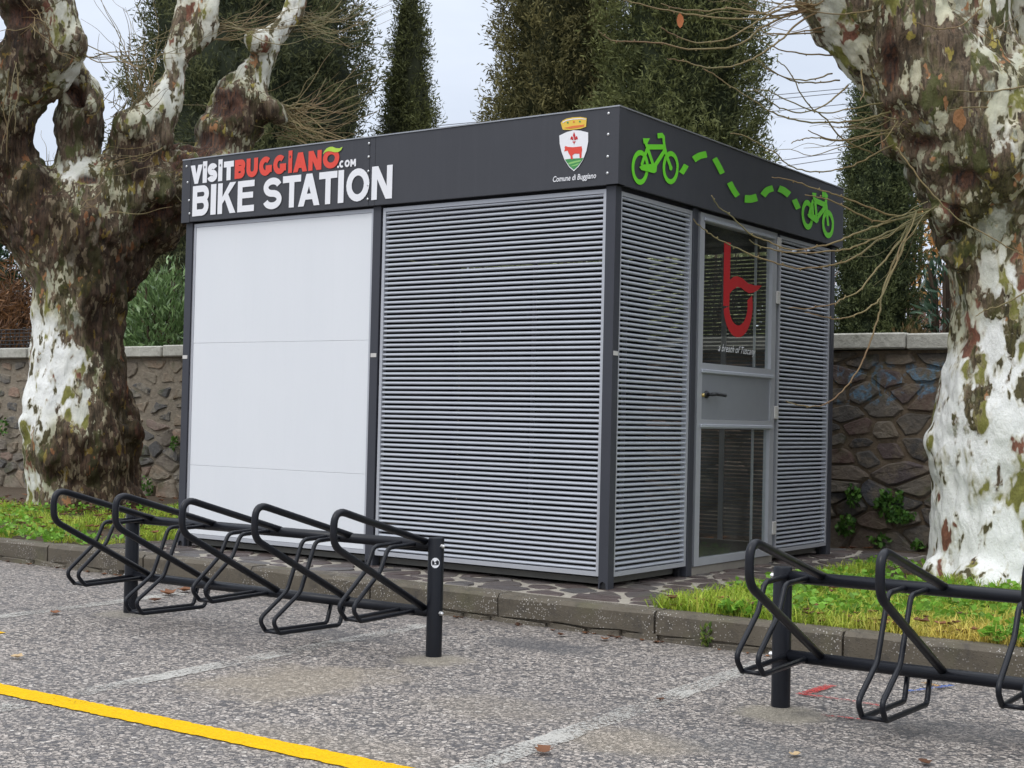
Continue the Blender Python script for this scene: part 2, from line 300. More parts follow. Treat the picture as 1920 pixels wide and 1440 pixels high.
    q.p(c, 0.74, 0, 0.3)
    k = q.mr(edge, 0.4, 0.55)
    b = q.bump(q.noise(v, 9, 5, 0.65), 0.6, 0.05); b = q.bump(q.math('SUBTRACT', q.math('ADD', fibre, crumb), q.math('MULTIPLY', k, -0.5)), q.mr(k, 0, 1, 0.3, 1.0), 0.02, b)
    return q.m
MAT['bark'] = m_bark()
def m_twig():
    q = NT('twig_bark'); c = q.ramp(q.noise(q.co(), 1.6, 3), [(0.3, (0.17, 0.10, 0.05)), (0.5, (0.22, 0.165, 0.075)), (0.7, (0.17, 0.155, 0.07))])
    q.p(c, 0.6, 0, 0.35); return q.m
MAT['twig'] = m_twig()
def m_leaf(name, trans=0.25, rough=0.55, spec=0.3):
    q = NT(name); a = q.attr('Col', 'Color'); q.p(a, rough, 0, spec)
    t = q.n('ShaderNodeBsdfTranslucent'); q.l(a, t.inputs[0]); m = q.n('ShaderNodeMixShader'); m.inputs[0].default_value = trans
    q.l(q.b.outputs[0], m.inputs[1]); q.l(t.outputs[0], m.inputs[2]); q.l(m.outputs[0], q.out.inputs[0]); return q.m
MAT['leaf'] = m_leaf('foliage'); MAT['conifer'] = m_leaf('cypress_foliage', 0.3, 0.7, 0.2); MAT['grass'] = m_leaf('grass_blades', 0.35, 0.5, 0.3)
MAT['glossleaf'] = m_leaf('glossy_leaf', 0.2, 0.35, 0.5)
MAT['deadleaf'] = m_leaf('dead_leaf', 0.15, 0.6, 0.3)
MAT['trunk'] = plain('dark_trunk', (0.07, 0.05, 0.035), 0.9, 0, 0.2, 0.3, 12, 0.6, 40)

# ------------------------------------------------------------------ mesh helpers
class MB:
    def __init__(s): s.v = []; s.f = []
    def add(s, vs, fs):
        o = len(s.v); s.v += [tuple(map(float, p)) for p in vs]; s.f += [tuple(i+o for i in f) for f in fs]; return s
    def box(s, a, b):
        (x0, y0, z0), (x1, y1, z1) = a, b
        x0, x1 = min(x0, x1), max(x0, x1); y0, y1 = min(y0, y1), max(y0, y1); z0, z1 = min(z0, z1), max(z0, z1)
        return s.add([(x0, y0, z0), (x1, y0, z0), (x1, y1, z0), (x0, y1, z0), (x0, y0, z1), (x1, y0, z1), (x1, y1, z1), (x0, y1, z1)],
                     [(0, 3, 2, 1), (4, 5, 6, 7), (0, 1, 5, 4), (1, 2, 6, 5), (2, 3, 7, 6), (3, 0, 4, 7)])
    def prism(s, ring, vec):        # closed prism: ring of 3D points swept by vec
        n = len(ring); ring = [np.array(p, float) for p in ring]; vec = np.array(vec, float)
        return s.add(ring+[p+vec for p in ring], [tuple(range(n))[::-1], tuple(range(n, 2*n))]+[(i, (i+1) % n, (i+1) % n+n, i+n) for i in range(n)])
    def tube(s, path, rad, n=8, caps=True):
        P = [np.array(p, float) for p in path]; k = len(P)
        rad = [rad]*k if np.isscalar(rad) else list(rad)
        T = [P[min(i+1, k-1)]-P[max(i-1, 0)] for i in range(k)]; T = [t/(np.linalg.norm(t)+1e-9) for t in T]
        a = np.cross(T[0], (0, 0, 1.0)); 
        if np.linalg.norm(a) < 1e-3: a = np.cross(T[0], (1.0, 0, 0))
        a /= np.linalg.norm(a); vs = []
        for i in range(k):
            a = a-T[i]*(a@T[i]); a /= (np.linalg.norm(a)+1e-9); b = np.cross(T[i], a)
            for j in range(n):
                t = 2*math.pi*j/n; vs.append(P[i]+rad[i]*(math.cos(t)*a+math.sin(t)*b))
        fs = [(i*n+j, i*n+(j+1) % n, (i+1)*n+(j+1) % n, (i+1)*n+j) for i in range(k-1) for j in range(n)]
        if caps: fs += [tuple(range(n))[::-1], tuple((k-1)*n+j for j in range(n))]
        return s.add(vs, fs)
    def ball(s, c, r, n=8, m=5, sc=(1, 1, 1)):
        vs = [(c[0], c[1], c[2]+r*sc[2])]; fs = []
        for i in range(1, m):
            t = math.pi*i/m
            for j in range(n):
                p = 2*math.pi*j/n; vs.append((c[0]+r*sc[0]*math.sin(t)*math.cos(p), c[1]+r*sc[1]*math.sin(t)*math.sin(p), c[2]+r*sc[2]*math.cos(t)))
        vs.append((c[0], c[1], c[2]-r*sc[2])); e = len(vs)-1
        for j in range(n):
            fs.append((0, 1+j, 1+(j+1) % n)); fs.append((e, e-n+(j+1) % n, e-n+j))
        for i in range(m-2):
            for j in range(n):
                a = 1+i*n; fs.append((a+j, a+n+j, a+n+(j+1) % n, a+(j+1) % n))
        return s.add(vs, fs)
    def mesh(s, name, mat, smooth=False, origin=None):
        me = bpy.data.meshes.new(name)
        v = s.v if origin is None else [(p[0]-origin[0], p[1]-origin[1], p[2]-origin[2]) for p in s.v]
        me.from_pydata(v, [], s.f)
        if smooth: me.shade_smooth()
        me.materials.append(mat); return me
    def build(s, name, mat, parent=None, smooth=False, bevel=0.0, origin=None):
        me = s.mesh(name, mat, smooth, origin); o = link(name, me, parent)
        if origin is not None: o.location = origin
        if bevel:
            bm = bmesh.new(); bm.from_mesh(me); bmesh.ops.bevel(bm, geom=bm.edges[:], offset=bevel, segments=1, affect='EDGES'); bm.to_mesh(me); bm.free()
        return o
def link(name, me, parent=None):
    o = bpy.data.objects.new(name, me); COL.objects.link(o)
    if parent is not None: o.parent = parent
    return o
def thing(name, label, cat, loc=(0, 0, 0), group=None):
    o = bpy.data.objects.new(name, None); COL.objects.link(o); o.empty_display_size = 0.2
    return tag(o, label, cat, group)
def tag(o, label, cat, group=None):
    o['label'] = label; o['category'] = cat
    if group: o['group'] = group
    return o
def struct(o, kind='structure'): o['kind'] = kind; return o
def fast(name, V, F, mat, parent=None, col=None, smooth=False):
    """V (n,3), F (m,k) arrays -> one mesh; col (n,3) point colours"""
    me = bpy.data.meshes.new(name); V = np.asarray(V, np.float32); F = np.asarray(F, np.int32); m, k = F.shape
    me.vertices.add(len(V)); me.vertices.foreach_set('co', V.ravel())
    me.loops.add(m*k); me.loops.foreach_set('vertex_index', F.ravel())
    me.polygons.add(m); me.polygons.foreach_set('loop_start', np.arange(0, m*k, k, dtype=np.int32)); me.polygons.foreach_set('loop_total', np.full(m, k, np.int32))
    me.update(calc_edges=True)
    if col is not None:
        a = me.color_attributes.new('Col', 'FLOAT_COLOR', 'POINT'); a.data.foreach_set('color', np.concatenate([col, np.ones((len(V), 1))], 1).astype(np.float32).ravel())
    if smooth: me.shade_smooth()
    me.materials.append(mat); return link(name, me, parent)
def catmull(P, n=6):
    P = [np.array(p, float) for p in P]
    if len(P) < 3: return P
    Q = [2*P[0]-P[1]]+P+[2*P[-1]-P[-2]]; out = []
    for i in range(1, len(Q)-2):
        a, b, c, d = Q[i-1:i+3]
        for j in range(n):
            t = j/n; out.append(0.5*((2*b)+(-a+c)*t+(2*a-5*b+4*c-d)*t*t+(-a+3*b-3*c+d)*t**3))
    out.append(P[-1]); return out
def fillet(P, r, n=6):
    """round the inner corners of a polyline"""
    P = [np.array(p, float) for p in P]; out = [P[0]]
    for i in range(1, len(P)-1):
        rr = r[i-1] if hasattr(r, '__len__') else r
        a = P[i-1]-P[i]; b = P[i+1]-P[i]; la, lb = np.linalg.norm(a), np.linalg.norm(b); a /= la; b /= lb
        ang = math.acos(max(-1, min(1, a@b))); d = min(rr/math.tan(ang/2), la*0.49, lb*0.49)
        p0, p1 = P[i]+a*d, P[i]+b*d
        for j in range(n+1):
            t = j/n; out.append((1-t)**2*p0+2*t*(1-t)*P[i]+t*t*p1)
    out.append(P[-1]); return out
def voronoi(pts, bounds, rad):
    """irregular cells of 2D points inside a rectangle"""
    x0, x1, y0, y1 = bounds; cells = []; A = np.array(pts)
    for i, p in enumerate(A):
        poly = [np.array(q) for q in ((x0, y0), (x1, y0), (x1, y1), (x0, y1))]
        d = np.hypot(*(A-p).T); nb = [j for j in np.argsort(d)[1:24] if d[j] < rad]
        for j in nb:
            m = (p+A[j])/2; nrm = A[j]-p; new = []
            for k in range(len(poly)):
                a, b = poly[k], poly[(k+1) % len(poly)]; da, db = (a-m)@nrm, (b-m)@nrm
                if da <= 0: new.append(a)
                if da*db < 0: new.append(a+(b-a)*(da/(da-db)))
            poly = new
            if len(poly) < 3: break
        cells.append(poly if len(poly) >= 3 else None)
    return cells
def shrink(poly, gap, rnd=0.0, cut=0.22):
    c = sum(poly)/len(poly); out = []; n = len(poly)
    for i in range(n):         # clip the corners a little, then pull in
        a, p, b = poly[i-1], poly[i], poly[(i+1) % n]
        for q in (p+(a-p)*cut, p+(b-p)*cut):
            d = q-c; L = np.linalg.norm(d); out.append(c+d*max(0.3, 1-gap/(L+1e-6))*(1+rnd*random.uniform(-1, 1)))
    return out
def stone_mb(mb, ring, to3, h, dome=0.25, inner=0.72, base=0.0):
    """a low, uneven stone over the outline ring; to3(u, v, height) gives the 3D point"""
    c = sum(ring)/len(ring); n = len(ring); tl = random.uniform(-.35, .35)*h; tu = random.uniform(-.35, .35)*h
    sz = max(np.linalg.norm(p-c) for p in ring)
    vs = [to3(*p, base) for p in ring]
    vs += [to3(*(c+(p-c)*0.93), h*0.62) for p in ring]
    for p in ring:
        q = c+(p-c)*inner*random.uniform(0.93, 1.05); e = (p-c)/sz
        vs.append(to3(*q, h*(1+random.uniform(-.12, .12))+tl*e[0]+tu*e[1]))
    vs.append(to3(*c, h*(1+dome)))
    fs = []
    for i in range(n):
        j = (i+1) % n
        fs += [(i, j, n+j, n+i), (n+i, n+j, 2*n+j, 2*n+i), (2*n+i, 2*n+j, 3*n)]
    return mb.add(vs, fs)

# ------------------------------------------------------------------ ground, road, kerb, paving
ZR = -0.15                      # road level; paving and kerb top are 0
mb = MB().add([(-400, -300, -0.4), (400, -300, -0.4), (400, 500, -0.4), (-400, 500, -0.4)], [(0, 1, 2, 3)]); struct(mb.build('ground', MAT['ground']))
mb = MB().add([(-90, -90, ZR), (90, -90, ZR), (90, -0.44, ZR), (-90, -0.44, ZR)], [(0, 1, 2, 3)]); struct(mb.build('road', MAT['road']))
# soil bed behind the kerb, gently uneven
nx, ny = 150, 46; xs = np.linspace(-30, 20, nx); ys = np.concatenate([np.linspace(-0.42, 5, 36), np.linspace(6, 60, 10)])
V = [(x, y, -0.035+0.025*mnoise.noise((x*1.3, y*1.3, 0))) for y in ys for x in xs]
F = [(j*nx+i, j*nx+i+1, (j+1)*nx+i+1, (j+1)*nx+i) for j in range(ny-1) for i in range(nx-1)]
struct(fast('soil', V, F, MAT['soil'], smooth=True))
kerb = MB().box((-40, -0.53, -0.3), (30, -0.42, -0.035)).build('kerb', MAT['mortar']); struct(kerb)
x = -13.0
while x < 7:
    # joints as seen in the photograph at about x = -2.95, 0.07, 0.8 and 1.75
    L = random.uniform(0.92, 1.02); dz = random.uniform(-.004, .004); dy = random.uniform(-.006, .006)
    m = MB()
    segs = 5; vs = []; top = []
    for i in range(segs+1):
        xx = x+0.006+(L-0.012)*i/segs; j = lambda a: random.uniform(-a, a)
        vs += [(xx, -0.55+dy+j(.004), -0.118+j(.006)), (xx, -0.553+dy+j(.003), -0.022+j(.004)), (xx, -0.537+dy+j(.004), dz+j(.002)), (xx, -0.412+dy, dz+j(.002)), (xx, -0.412+dy, -0.12)]
    fs = [(i*5+k, (i+1)*5+k, (i+1)*5+(k+1) % 5, i*5+(k+1) % 5) for i in range(segs) for k in range(5)]+[(0, 1, 2, 3, 4), tuple(segs*5+k for k in (4, 3, 2, 1, 0))]
    m.add(vs, fs).build('kerb_stone', MAT['kerb'], kerb)
    x += L
x = -6.0
while x < 4.5:                   # rough bedding stones showing under the kerb
    L = random.uniform(0.16, 0.42); y = -0.575+random.uniform(-.02, .012)
    ring = [np.array(p) for p in ((x+.008, -0.5), (x+.02, y+.012), (x+L*.3, y), (x+L*.8, y+random.uniform(-.012, .01)), (x+L-.008, y+.02), (x+L-.005, -0.5))]
    m = MB(); stone_mb(m, ring, lambda u, v, h: (u, v, ZR-0.01+h), random.uniform(0.028, 0.042), 0.0, 0.93); m.build('bedding_stone', MAT['kerb'], kerb); x += L

# crazy paving round the kiosk
PX0, PX1, PY0, PY1 = -4.05, 0.52, -0.41, 3.75
pav = MB().box((PX0, PY0, -0.2), (PX1, PY1, -0.003)).build('paving', MAT['pmortar']); struct(pav)
pts = []; gx, gy = 0.25, 0.19
yy = PY0+gy/2
row = 0
while yy < PY1:
    xx = PX0+gx*(0.5 if row % 2 else 0.05)
    while xx < PX1+0.1:
        pts.append((xx+random.uniform(-.42, .42)*gx, yy+random.uniform(-.40, .40)*gy)); xx += gx
    yy += gy; row += 1
pts = [p for p in pts if PX0 < p[0] < PX1 and PY0 < p[1] < PY1]
under = MB()
for p, c in zip(pts, voronoi(pts, (PX0, PX1, PY0, PY1), 0.75)):
    if c is None: continue
    ring = shrink(c, random.uniform(0.014, 0.032), 0.05, 0.16)
    inside = p[0] < -0.4 and p[1] > 0.45
    m = under if inside else MB()
    stone_mb(m, ring, lambda u, v, h: (u, v, -0.006+h), random.uniform(0.008, 0.012), 0.02, 0.9)
    if not inside: m.build('paving_stone', MAT['pave'], pav)
u = under.build('covered_paving_stones', MAT['pave'], pav); u['kind'] = 'stuff'

# painted lines (sheets 4 mm above the road)
def line_sheet(name, mat, a, b, w, seg=40, z=ZR+0.004, wob=0.008):
    a, b = np.array(a[:2]), np.array(b[:2]); d = (b-a)/np.linalg.norm(b-a); nrm = np.array([-d[1], d[0]]); V = []
    for i in range(seg+1):
        p = a+(b-a)*i/seg
        for s in (-1, 1):
            q = p+nrm*s*(w/2+random.uniform(-wob, wob)); V.append((q[0], q[1], z))
    o = MB().add(V, [(2*i, 2*i+2, 2*i+3, 2*i+1) for i in range(seg)]).build(name, mat); struct(o); return o
line_sheet('yellow_line', MAT['yline'], (-1.3, -3.485), (14, -3.485), 0.128, 700, wob=0.005)
line_sheet('yellow_line', MAT['yline'], (-1.87, -2.66), (-6, -2.66), 0.12, 60)
for x, m in ((-2.43, 'wline2'), (-0.53, 'wline'), (1.36, 'wline'), (3.25, 'wline'), (-4.33, 'wline2')):
    dx = 0.10
    line_sheet('parking_line', MAT[m], (x-0.03, -0.95 if x != 1.36 else -0.75), (x+dx+0.05, -3.36), 0.115, 60)
    line_sheet('parking_line', MAT['wline2'], (x+dx+0.07, -3.62), (x+dx+0.16, -5.2), 0.13, 40)
def pxl(name, mat, pts, w, z=ZR+0.006):
    P = [onz(*p, z) for p in pts]
    for a, b in zip(P, P[1:]): line_sheet(name, mat, a, b, w, 16, z, 0.006)
pxl('red_paint_mark', MAT['rpaint'], [(1500, 1302), (1560, 1284)], 0.05)
pxl('red_paint_mark', MAT['rpaint'], [(1500, 1300), (1590, 1312), (1660, 1324)], 0.03, ZR+0.008)
pxl('red_paint_mark', MAT['rpaint'], [(1540, 1340), (1660, 1353)], 0.02)
pxl('white_paint_mark', MAT['wline'], [(1690, 1282), (1760, 1280)], 0.09)
pxl('orange_paint_mark', MAT['opaint'], [(1730, 1279), (1770, 1288)], 0.03, ZR+0.008)
pxl('blue_paint_mark', MAT['bpaint'], [(1698, 1296), (1785, 1284)], 0.03, ZR+0.010)

# ------------------------------------------------------------------ bike station kiosk
K = thing('bike_station', 'grey louvred kiosk lettered BIKE STATION with a white panel wall and glass door', 'kiosk')
KW, KD, ZF, ZT, PW = 3.631, 3.296, 2.308, 2.75, 0.064
FY = 0.033                       # front plane of the posts; the fascia stands at y = 0
def arch_post(x0, y0, z1=ZF-0.004, axis='x'):
    r = 0.021; c = x0+PW*0.45; n = 8
    ring = [(x0, 0), (c-r, 0), (c-r, 0.018)]+[(c+r*math.cos(math.pi*(1-i/n)), 0.018+r*1.1*math.sin(math.pi*i/n)) for i in range(1, n)]+[(c+r, 0.018), (c+r, 0), (x0+PW, 0), (x0+PW, z1), (x0, z1)]
    m = MB(); m.prism([(a, y0, b+0.002) for a, b in ring], (0, PW, 0)); return m
XL, XM, XN = -3.611, -1.853, -0.033-PW
for x in (XL, XM, XN):
    o = arch_post(x, FY).build('post', MAT['post'], K)
    MB().box((x+0.004, FY+0.012, 0.003), (x+PW-0.004, FY+PW-0.012, 0.06)).build('hollow_shade', MAT['black'], o)  # black block stands for the shade of the hollow post base
YM, YE = 0.975, KD-0.08-PW+0.013
for y in (YM, YE):
    MB().box((-0.033-PW, y, 0.001), (-0.033, y+PW, ZF-0.004)).build('post', MAT['post'], K, bevel=0.003)
MB().box((XL, KD-0.16, 0.001), (XL+PW, KD-0.16+PW, ZF-0.004)).build('post', MAT['post'], K)
for x, y in ((XL+PW, FY+0.02), (XM, FY+PW), (XN-0.01, FY+0.03), (-0.1, YM-0.05), (-0.1, YE-0.05)):
    MB().box((x, y, 0.001), (x+0.03, y+0.03, 0.05)).build('levelling_foot', MAT['black'], K)
# name tags on the posts
for c in ((XM+0.032, FY-0.002), (XL+0.026, FY-0.002)):
    MB().box((c[0]-0.024, c[1]-0.001, 1.335), (c[0]+0.024, c[1]+0.001, 1.36)).build('name_tag', MAT['tag'], K)
MB().box((-0.032, 0.04, 1.335), (-0.030, 0.09, 1.36)).build('name_tag', MAT['tag'], K)
# roof, floor, plinth
MB().box((-KW+0.03, 0.03, ZF+0.05), (-0.03, KD-0.03, ZT-0.03)).build('roof', MAT['dark'], K)
MB().box((-KW+0.05, 0.11, 0.02), (-0.11, KD-0.1, 0.055)).build('floor', MAT['floorplate'], K)
MB().box((-0.12, 1.06, 0.001), (-0.055, 2.25, 0.052)).build('threshold', MAT['plinth'], K)
MB().box((XL+0.02, FY+0.07, ZF-0.10), (-0.07, FY+0.10, ZF+0.04)).build('head_rail', MAT['post'], K)
MB().box((-0.10, FY+0.10, ZF-0.03), (-0.072, KD-0.06, ZF+0.04)).build('head_rail', MAT['post'], K)
# fascia: sheet panels, overlapping corner plates, rivets, flashing
T = 0.02
def fpanel(x0, x1, y, z0=ZF): return MB().box((x0, y, z0), (x1, y+T, ZT)).build('fascia_panel', MAT['fascia'], K, bevel=0.0015)
fpanel(-KW+0.045, -1.872, 0.003); fpanel(-1.822, -0.083, 0.003); fpanel(-1.870, -1.824, 0.0035)
MB().box((-KW, 0.0, ZF-0.004), (-KW+0.085, 0.002, ZT)).box((-KW, 0.0021, ZF-0.004), (-KW+0.002, KD, ZT)).build('corner_plate', MAT['fascia'], K)
MB().box((-0.083, 0.0, ZF+0.002), (0, 0.002, ZT)).box((-0.002, 0.0021, ZF+0.002), (0, 0.083, ZT)).build('corner_plate', MAT['fascia'], K)
MB().box((-0.003-T, 0.0845, ZF), (-0.003, KD, ZT)).build('fascia_panel', MAT['fascia'], K, bevel=0.0015)
MB().box((-KW+0.01, KD-T, ZF), (-0.024, KD-0.001, ZT)).build('fascia_panel', MAT['fascia'], K)
MB().box((-KW, -0.003, ZT+0.0005), (0.003, 0.012, ZT+0.008)).box((-0.012, 0.0125, ZT+0.0005), (0.003, KD, ZT+0.008)).build('edge_flashing', MAT['flash'], K)
riv = [(-3.589, 2.706), (-3.573, 2.591), (-3.554, 2.46), (-3.545, 2.366)]+[(-1.876, z) for z in (2.712, 2.625, 2.532, 2.442, 2.352)]+[(-0.072, z) for z in (2.717, 2.596, 2.469, 2.374)]
rm = MB().ball((0, 0, 0), 0.0095, 8, 4, (1, 0.5, 1)).mesh('rivet', MAT['zinc'], True)
for x, z in riv: link('rivet', rm, K).location = (x, -0.001, z)
# white panel wall in three boards inside a thin frame
fx0, fx1 = XL+PW+0.004, XM-0.002; z0, z1 = 0.072, 2.296
o = MB().box((fx0, FY+0.012, z0), (fx0+0.022, FY+0.05, z1)).box((fx1-0.022, FY+0.012, z0), (fx1, FY+0.05, z1)).box((fx0+0.0225, FY+0.012, z1-0.024), (fx1-0.0225, FY+0.05, z1)).box((fx0+0.0225, FY+0.012, z0), (fx1-0.0225, FY+0.05, z0+0.026)).build('panel_frame', MAT['alu'], K)
zz = [z0+0.027, 0.582, 1.446, z1-0.025]
for a, b in zip(zz, zz[1:]): MB().box((fx0+0.023, FY+0.015, a+0.0006), (fx1-0.023, FY+0.045, b-0.0006)).build('white_panel', MAT['panel'], K, bevel=0.0012)
# louvred panels: frame > slats
def louvre(kind, a0, a1, z0, z1, n, zf, zl, name='louvre_panel'):
    # kind 'f': along x on the front; 'r': along y on the right face
    fw = 0.022
    def bx(m, u0, u1, w0, w1, d0, d1):
        return m.box((u0, FY+d0, w0), (u1, FY+d1, w1)) if kind == 'f' else m.box((-0.033-d1, u0, w0), (-0.033-d0, u1, w1))
    m = MB(); bx(m, a0, a0+fw, z0, z1, 0.008, 0.045); bx(m, a1-fw, a1, z0, z1, 0.008, 0.045); bx(m, a0+fw+.0004, a1-fw-.0004, z1-0.024, z1, 0.008, 0.045); bx(m, a0+fw+.0004, a1-fw-.0004, z0, z0+0.026, 0.008, 0.045)
    fr = m.build(name, MAT['alu'], K)
    # slat section (depth d, height h): rounded nose, sloping back
    sec = [(0.026, -0.0062), (0.017, -0.0078), (0.0085, -0.0062), (0.0046, -0.0034), (0.0042, 0.0), (0.0066, 0.0048), (0.0108, 0.0086), (0.0165, 0.0104), (0.026, 0.0107)]
    L = a1-a0-2*fw+0.004; s = a0+fw-0.002
    m = MB()
    if kind == 'f': m.prism([(0, d, h) for d, h in sec], (L, 0, 0)); org = (s, FY+0.008, 0)
    else: m.prism([(-d, 0, h) for d, h in sec][::-1], (0, L, 0)); org = (-0.033-0.008, s, 0)
    me = m.mesh('slat', MAT['slat'])
    for p in me.polygons: p.use_smooth = len(p.vertices) == 4
    me.set_sharp_from_angle(angle=R(50))
    for i in range(n):
        q = link('slat', me, fr); q.location = (org[0], org[1], zf+(zl-zf)*i/(n-1)+random.uniform(-.0006, .0006))
    return fr
louvre('f', XM+PW+0.012, XN-0.001, 0.071, 2.292, 72, 2.259, 0.109)
louvre('r', FY+PW+0.002, YM-0.004, 0.069, 2.284, 72, 2.25, 0.107)
louvre('r', 2.268, YE-0.003, 0.069, 2.284, 72, 2.25, 0.107)
m = MB().box((XM+PW, FY+0.03, 0.07), (XM+PW+0.011, FY+0.05, 2.29)).build('joint_strip', MAT['black'], K)
MB().box((-0.085, 2.222, 0.07), (-0.07, 2.266, 2.29)).build('joint_strip', MAT['black'], K)
MB().box((-0.085, YM+PW, 0.07), (-0.07, 1.076, 2.29)).build('joint_strip', MAT['black'], K)
# louvred back and left walls, seen through glass and slats
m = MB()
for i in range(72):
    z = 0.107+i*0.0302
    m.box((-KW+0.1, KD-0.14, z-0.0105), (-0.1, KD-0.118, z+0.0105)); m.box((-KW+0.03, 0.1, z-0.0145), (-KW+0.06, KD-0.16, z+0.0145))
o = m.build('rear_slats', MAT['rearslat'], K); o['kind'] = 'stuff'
MB().box((-KW+0.1, KD-0.108, 0.06), (-1.62, KD-0.10, ZF-0.02)).build('rear_light_block', MAT['dark'], K)  # dark sheets added to stop daylight showing through back and side slats
MB().box((-KW+0.063, 0.1, 0.06), (-KW+0.07, KD-0.16, ZF-0.02)).build('side_light_block', MAT['dark'], K)
MB().box((-0.52, KD-0.108, 0.06), (-0.1, KD-0.10, ZF-0.02)).build('rear_light_block', MAT['dark'], K)
for xx in (-KW+0.9, -KW+1.8, -KW+2.7): MB().box((xx, KD-0.155, 0.06), (xx+0.04, KD-0.142, 2.3)).build('rear_mullion', MAT['alu'], K)
# door
DX = -0.040; D0, D1, DZ0, DZ1 = 1.079, 2.218, 0.058, 2.292
door = MB()
door.box((DX-0.045, D0, DZ0), (DX, D0+0.062, DZ1)).box((DX-0.045, D1-0.07, DZ0), (DX, D1, DZ1))
for a, b in ((2.24, DZ1), (1.275, 1.342), (0.925, 0.985), (DZ0, 0.105)): door.box((DX-0.045, D0+0.0625, a), (DX, D1-0.0705, b))
door = door.build('door', MAT['alu'], K)
for z in (2.243, 1.279, 0.932): MB().box((DX+0.0005, D0+0.04, z), (DX+0.012, D1-0.045, z+0.022)).build('bead', MAT['slat'], door, bevel=0.003)
MB().box((DX-0.032, D0+0.063, 0.986), (DX-0.008, D1-0.071, 1.274)).build('middle_panel', MAT['doorpanel'], door)
for a, b in ((1.343, 2.239), (0.106, 0.924)): MB().box((DX-0.030, D0+0.063, a), (DX-0.024, D1-0.071, b)).build('glass_pane', MAT['glass'], door)
for a, b in ((1.343, 2.239), (0.106, 0.924)): MB().box((DX-0.09, D1-0.17, a+.01), (DX-0.078, D1-0.152, b)).build('inner_stile', MAT['alu'], door)
h = MB().tube([(DX, 1.207, 1.143), (DX+0.045, 1.207, 1.143)], 0.012, 8).tube(fillet([(DX+0.045, 1.196, 1.143), (DX+0.05, 1.25, 1.146), (DX+0.047, 1.375, 1.141)], 0.03), 0.0115, 8).ball((DX+0.047, 1.375, 1.141), 0.0115)
h.tube([(DX-0.006, 1.207, 1.143), (DX+0.006, 1.207, 1.143)], 0.024, 12); h.build('door_handle', MAT['black'], door, True)
MB().tube([(DX-0.004, 1.152, 1.136), (DX+0.012, 1.152, 1.136)], 0.013, 10).build('lock_cylinder', MAT['brass'], door, True)
for z in (2.175, 1.80, 1.0, 0.20):
    MB().box((DX+0.001, 2.205, z), (DX+0.012, 2.262, z+0.09)).build('hinge', MAT['tag'], door, bevel=0.003)

# ---- flat print
def strip(P, w, closed=False):
    """2D stroke of width w as quads"""
    P = [np.array(p, float) for p in P]; n = len(P); L = []; Rr = []
    for i in range(n):
        a = P[i-1] if (i > 0 or closed) else None; b = P[(i+1) % n] if (i < n-1 or closed) else None
        d1 = None if a is None else (P[i]-a)/np.linalg.norm(P[i]-a); d2 = None if b is None else (b-P[i])/np.linalg.norm(b-P[i])
        d = d1 if d2 is None else d2 if d1 is None else (d1+d2)
        d = d/(np.linalg.norm(d)+1e-9); nr = np.array([-d[1], d[0]]); ref = d2 if d2 is not None else d1
        k = w/2/max(0.5, abs(nr@np.array([-ref[1], ref[0]]))); L.append(P[i]+nr*k); Rr.append(P[i]-nr*k)
    out = []
    for i in range(n if closed else n-1):
        j = (i+1) % n; out.append([Rr[i], Rr[j], L[j], L[i]])
    return out
def arc(cx, cy, rx, ry, a0, a1, n=18): return [(cx+rx*math.cos(R(a0+(a1-a0)*i/n)), cy+ry*math.sin(R(a0+(a1-a0)*i/n))) for i in range(n+1)]
